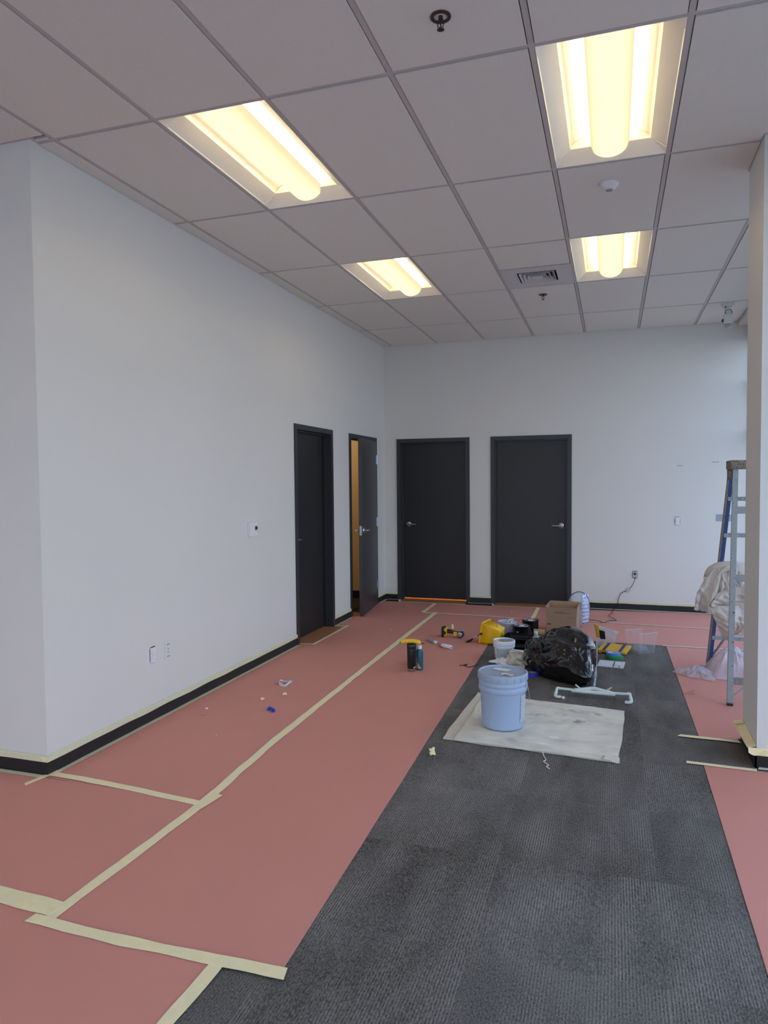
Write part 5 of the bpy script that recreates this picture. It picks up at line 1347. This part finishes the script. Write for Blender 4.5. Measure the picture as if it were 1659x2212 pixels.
bm = B(); grid(bm, lambda u, v: (-0.04-0.035*u, -0.01-0.012*u+0.012*v, 0.008-0.004*u), 4, 2); obj('tail', bm, 'tan', t, solid=0.001)

# ------------------------------------------------------------------ stepladder
HB = Vector((3.640, -2.565, 0.004)); HTp = Vector((3.730, -3.02, 1.66))      # far (stepped, blue) rail
NB = Vector((3.645, -3.635, 0.004)); NT = Vector((3.735, -3.16, 1.66))       # near (braced, aluminium) rail
WR = 4.12; WT = 4.03                                                        # far side of the ladder at foot and top
t = thing('stepladder', 'tall paint-spattered stepladder with blue rails standing open beside the wing wall', 'ladder', (3.88, -3.1, 0))
org = Vector((3.88, -3.1, 0))
def bar(bm, a, b, wx, wy, up=None):
    """rectangular bar from a to b, wx across world x, wy across the other direction"""
    a = Vector(a)-org; b = Vector(b)-org; d = (b-a).normalized(); X = Vector((1, 0, 0)); X = (X-d*X.dot(d)).normalized(); Y = d.cross(X)
    vs = [bm.verts.new(p + X*sx*wx/2 + Y*sy*wy/2) for p in (a, b) for sx, sy in ((-1,-1),(1,-1),(1,1),(-1,1))]
    for f in ((0,3,2,1),(4,5,6,7),(0,1,5,4),(1,2,6,5),(2,3,7,6),(3,0,4,7)): bm.faces.new([vs[i] for i in f])
def channel(bm, a, b, dep, fl, inner):
    """C channel rail: web faces outwards in x, flanges run inwards"""
    off = Vector((inner, 0, 0))
    bar(bm, a, b, 0.004, dep)
    ya = Vector((0, dep/2-0.002, 0))
    bar(bm, Vector(a)+off*(fl/2)+ya, Vector(b)+off*(fl/2)+ya, fl, 0.004); bar(bm, Vector(a)+off*(fl/2)-ya, Vector(b)+off*(fl/2)-ya, fl, 0.004)
for sgn, xb, xt in ((1, HB.x, HTp.x), (-1, WR, WT)):
    bm = B(); channel(bm, (xb, HB.y, 0.02), (xt, HTp.y, 1.66), 0.075, 0.028, sgn); obj('climbing_rail', bm, 'ladblue', t)
    bm = B(); bar(bm, (xb-0.004*sgn, HB.y, 0.02), (xt-0.004*sgn, HTp.y, 1.66), 0.004, 0.082); obj('rail_edge', bm, 'railtan', t)
    bm = B(); bar(bm, (xb+0.008*sgn, HB.y, 0.004), (xb+0.009*sgn, HB.y-0.01, 0.05), 0.034, 0.085); obj('foot', bm, 'plate' if sgn > 0 else 'black', t)
    bm = B(); channel(bm, (xb, NB.y, 0.02), (xt, NT.y, 1.66), 0.030, 0.034, sgn); obj('rear_rail', bm, 'alu', t)
    bm = B(); bar(bm, (xb+0.016*sgn, NB.y, 0.004), (xb+0.017*sgn, NB.y+0.004, 0.022), 0.038, 0.036); obj('foot', bm, 'black', t)
def lerpx(z, xb, xt): return xb+(xt-xb)*z/1.66
for k in range(1, 6):
    z = 0.285*k + 0.0
    y = HB.y+(HTp.y-HB.y)*z/1.66; x0 = lerpx(z, HB.x, HTp.x)+0.004; x1 = lerpx(z, WR, WT)-0.004
    bm = B(); box(bm, x0-org.x, x1-org.x, y-0.036-org.y, y+0.036-org.y, z-0.003, z); box(bm, x0-org.x, x1-org.x, y-0.038-org.y, y-0.035-org.y, z-0.030, z); box(bm, x0-org.x, x1-org.x, y+0.035-org.y, y+0.038-org.y, z-0.030, z)
    st = obj('step', bm, 'alu', t)
    bm = B(); tube(bm, [(x0+0.10-org.x, y-0.039-org.y, z-0.015), (x0+0.10-org.x, y-0.043-org.y, z-0.015)], 0.009, 12); obj('rivet', bm, 'chrome', st, smooth=True)
for z in (0.165, 0.855, 1.335):
    y = NB.y+(NT.y-NB.y)*z/1.66; x0 = lerpx(z, NB.x, NT.x)+0.003; x1 = lerpx(z, WR, WT)-0.003
    bm = B(); box(bm, x0-org.x, x1-org.x, y-0.010-org.y, y+0.010-org.y, z-0.026, z+0.026, 0.002); obj('cross_brace', bm, 'alu', t)
bm = B(); bar(bm, (3.665, -3.63, 0.06), (3.80, -3.575, 0.165), 0.012, 0.020); bar(bm, (4.10, -3.63, 0.06), (3.95, -3.575, 0.165), 0.012, 0.020); obj('corner_brace', bm, 'alu', t)
bm = B(); bar(bm, (3.665, -2.60, 0.09), (3.76, -2.645, 0.265), 0.012, 0.020); bar(bm, (4.09, -2.60, 0.09), (3.98, -2.645, 0.265), 0.012, 0.020); obj('corner_brace', bm, 'alu', t)
for z in (0.05, 0.26, 0.42, 0.62):
    y = NB.y+(NT.y-NB.y)*z/1.66; x = lerpx(z, NB.x, NT.x)+0.018
    bm = B(); tube(bm, [(x-org.x, y-0.0155-org.y, z), (x-org.x, y-0.020-org.y, z)], 0.005, 10); obj('rivet', bm, 'dark', t)
bm = B(); box(bm, HTp.x-0.022-org.x, WT+0.02-org.x, NT.y-0.035-org.y, HTp.y+0.05-org.y, 1.635, 1.70, 0.008); obj('top_cap', bm, 'rail_old', t)
bm = B(); bar(bm, (HTp.x-0.012, -3.02, 1.56), (HTp.x-0.012, -3.0, 1.66), 0.006, 0.075); bar(bm, (HTp.x-0.012, -3.15, 1.56), (HTp.x-0.012, -3.15, 1.66), 0.006, 0.05); obj('side_plate', bm, 'rail_old', t)
bm = B()
for z, in ((1.05,),):
    ya = HB.y+(HTp.y-HB.y)*z/1.66; yb = NB.y+(NT.y-NB.y)*z/1.66; x = lerpx(z, WR, WT)-0.012
    bar(bm, (x, ya, z), (x, (ya+yb)/2, z-0.03), 0.006, 0.018); bar(bm, (x, (ya+yb)/2, z-0.03), (x, yb, z), 0.006, 0.018)
obj('spreader', bm, 'alu', t)

# canvas drape hung over a step of the ladder
bm = B()
def lobe(top0, top1, bot0, bot1, bulge, folds, amp, seed, nu=44, nv=48, curl=0.0, side=(0.0, -1.0, 0.0)):
    t0, t1, b0, b1 = map(Vector, (top0, top1, bot0, bot1)); sd = Vector(side)
    def fn(u, v):
        p = (t0*(1-u)+t1*u)*(1-v) + (b0*(1-u)+b1*u)*v
        p += sd*(bulge*math.sin(PI*min(1, v*0.9+0.1))*math.sin(PI*(0.15+0.7*u)))
        f = amp*(0.35+v)*math.sin(folds*PI*u + 1.5*noise.noise(Vector((u*2, v*2, seed))) + seed)
        p += sd*f + Vector((0.3*f, 0, 0))
        p += Vector((noise.noise(Vector((u*3, v*3, seed)))*0.008, noise.noise(Vector((u*3+9, v*3, seed)))*0.012, 0))
        if v > 0.98: p.z += 0.0025*math.sin(u*55)
        wr_ = 1-2*abs(noise.noise(Vector((u*5.5+seed, v*4.5-u*2, seed)))); wr2 = 1-2*abs(noise.noise(Vector((u*11, v*8+u*3, seed+4))))
        p += sd*(0.016*(wr_-0.5) + 0.006*(wr2-0.5))*(0.3+min(1, v*2)*0.7)
        p.x -= curl*math.sin(PI*v)*(1-u)
        return p
    grid(bm, fn, nu, nv)
# left flap hanging outside the rail
lobe((3.612, -2.93, 0.850), (3.730, -2.90, 0.900), (3.478, -3.00, 0.550), (3.665, -3.02, 0.520), 0.05, 3.4, 0.024, 1.0, curl=0.032)
# domed crest where the cloth goes over the step, with a turned-back cuff
def crest(u, v):
    a = PI*(0.02+0.96*u); b = PI*(-0.05+0.72*v)
    n_ = 0.006*noise.noise(Vector((u*6, v*5, 2.0)))
    return Vector((3.738-0.145*math.cos(a)*(1+0.15*math.sin(b)), -2.87-0.075*math.cos(b)*math.sin(a)**0.5, 0.775+(0.150+n_)*math.sin(a)**0.7*(0.55+0.45*math.sin(b)) - 0.10*max(0, v-0.6)))
grid(bm, crest, 26, 16)
def cuff(u, v):
    a = 2*PI*v; c = Vector((3.655+0.115*u, -2.975+0.02*math.sin(3*u), 0.842+0.030*math.sin(PI*(u*1.1-0.25))))
    r = 0.017*(0.55+math.sin(PI*min(1, u+0.12)))
    return c + Vector((0.3*r*math.sin(a), -r*math.cos(a), r*math.sin(a)))
grid(bm, cuff, 16, 12)
# middle fold running down between the rails
lobe((3.665, -2.95, 0.870), (3.80, -2.93, 0.880), (3.655, -3.00, 0.640), (3.77, -3.00, 0.640), 0.03, 5.0, 0.014, 4.0)
# front bundle billowing to the right and down
lobe((3.640, -3.00, 0.680), (3.93, -2.92, 0.800), (3.590, -3.03, 0.580), (3.97, -2.96, 0.560), 0.06, 2.0, 0.020, 2.3, side=(0, -1, 0.1))
lobe((3.590, -3.02, 0.590), (3.93, -2.95, 0.600), (3.700, -3.03, 0.335), (3.80, -2.99, 0.370), 0.065, 2.6, 0.022, 5.1)
lobe((3.76, -2.98, 0.560), (3.99, -2.93, 0.620), (3.79, -2.98, 0.400), (3.87, -2.94, 0.430), 0.03, 2.0, 0.014, 3.3)
lobe((3.76, -2.88, 0.930), (3.90, -2.84, 0.895), (3.80, -2.97, 0.640), (4.0, -2.90, 0.640), 0.05, 2.2, 0.015, 6.1)
obj('draped_canvas', bm, 'drape', smooth='all', solid=0.003, label='bunched cream canvas cloth draped over a step of the stepladder', cat='cloth')

# plastic sheeting under the ladder
def film_heap(cx, cy, rx, ry, h, label, seed, lobes, nt=96, nr=34):
    """thin film thrown down: polar sheet, pointed lobes at its rim, creases running out of the middle"""
    bm = B(); ring0 = None; c = bm.verts.new((cx, cy, 0.008+h)); prev = None
    for j in range(1, nr+1):
        r = j/nr; ring = []
        for i in range(nt):
            a = 2*PI*i/nt; ca, sa = math.cos(a), math.sin(a)
            R_ = 1.0 + 0.10*noise.noise(Vector((ca*1.5, sa*1.5, seed)))
            for la, amt, wd in lobes:
                d = abs((a-la+PI) % (2*PI)-PI); R_ += amt*math.exp(-(d/wd)**2)
            cre = 1-2*abs(noise.noise(Vector((ca*3.2+seed, sa*3.2, r*1.5)))); cre2 = 1-2*abs(noise.noise(Vector((ca*6, sa*6+seed, r*4))))
            z = h*(1-r**1.7)**1.1*(1+0.35*noise.noise(Vector((ca*1.3, sa*1.3, seed+r*1.2)))) + (0.030*(cre-0.5)+0.012*(cre2-0.5))*math.sin(PI*min(1, r*1.05))**0.6
            x = cx + rx*R_*r*ca + 0.012*noise.noise(Vector((ca*5, sa*5, r*5))); y = cy + ry*R_*r*sa + 0.012*noise.noise(Vector((ca*5+9, sa*5, r*5)))
            ring.append(bm.verts.new((x, y, max(0.006+0.003*r, 0.008+z))))
        for i in range(nt):
            k = (i+1) % nt
            if prev is None: bm.faces.new((c, ring[i], ring[k]))
            else: bm.faces.new((prev[i], ring[i], ring[k], prev[k]))
        prev = ring
    t = thing('plastic_sheeting', label, 'plastic sheet', (cx, cy, 0.006), group='clear plastic sheeting by the ladder')
    rim = [v.co.copy()-Vector((cx, cy, 0.006)) for v in prev]
    for v in bm.verts: v.co -= Vector((cx, cy, 0.006))
    obj('film', bm, 'sheeting', t, smooth='all')
    bm = B(); tube(bm, rim+[rim[0]], 0.0016, 5, cap=False); obj('film_edge', bm, 'clearfold', t, smooth='all')
film_heap(3.81, -2.74, 0.21, 0.21, 0.185, 'heaped clear plastic sheeting between the legs of the stepladder', 2.0, ((4.1, 0.25, 0.3), (5.4, 0.2, 0.25), (2.6, 0.2, 0.3)))
film_heap(3.52, -2.86, 0.115, 0.115, 0.055, 'thin flat wisp of clear plastic sheeting left of the ladder legs', 6.0, ((3.0, 0.45, 0.35), (5.3, 0.75, 0.28), (0.4, 0.3, 0.3)))
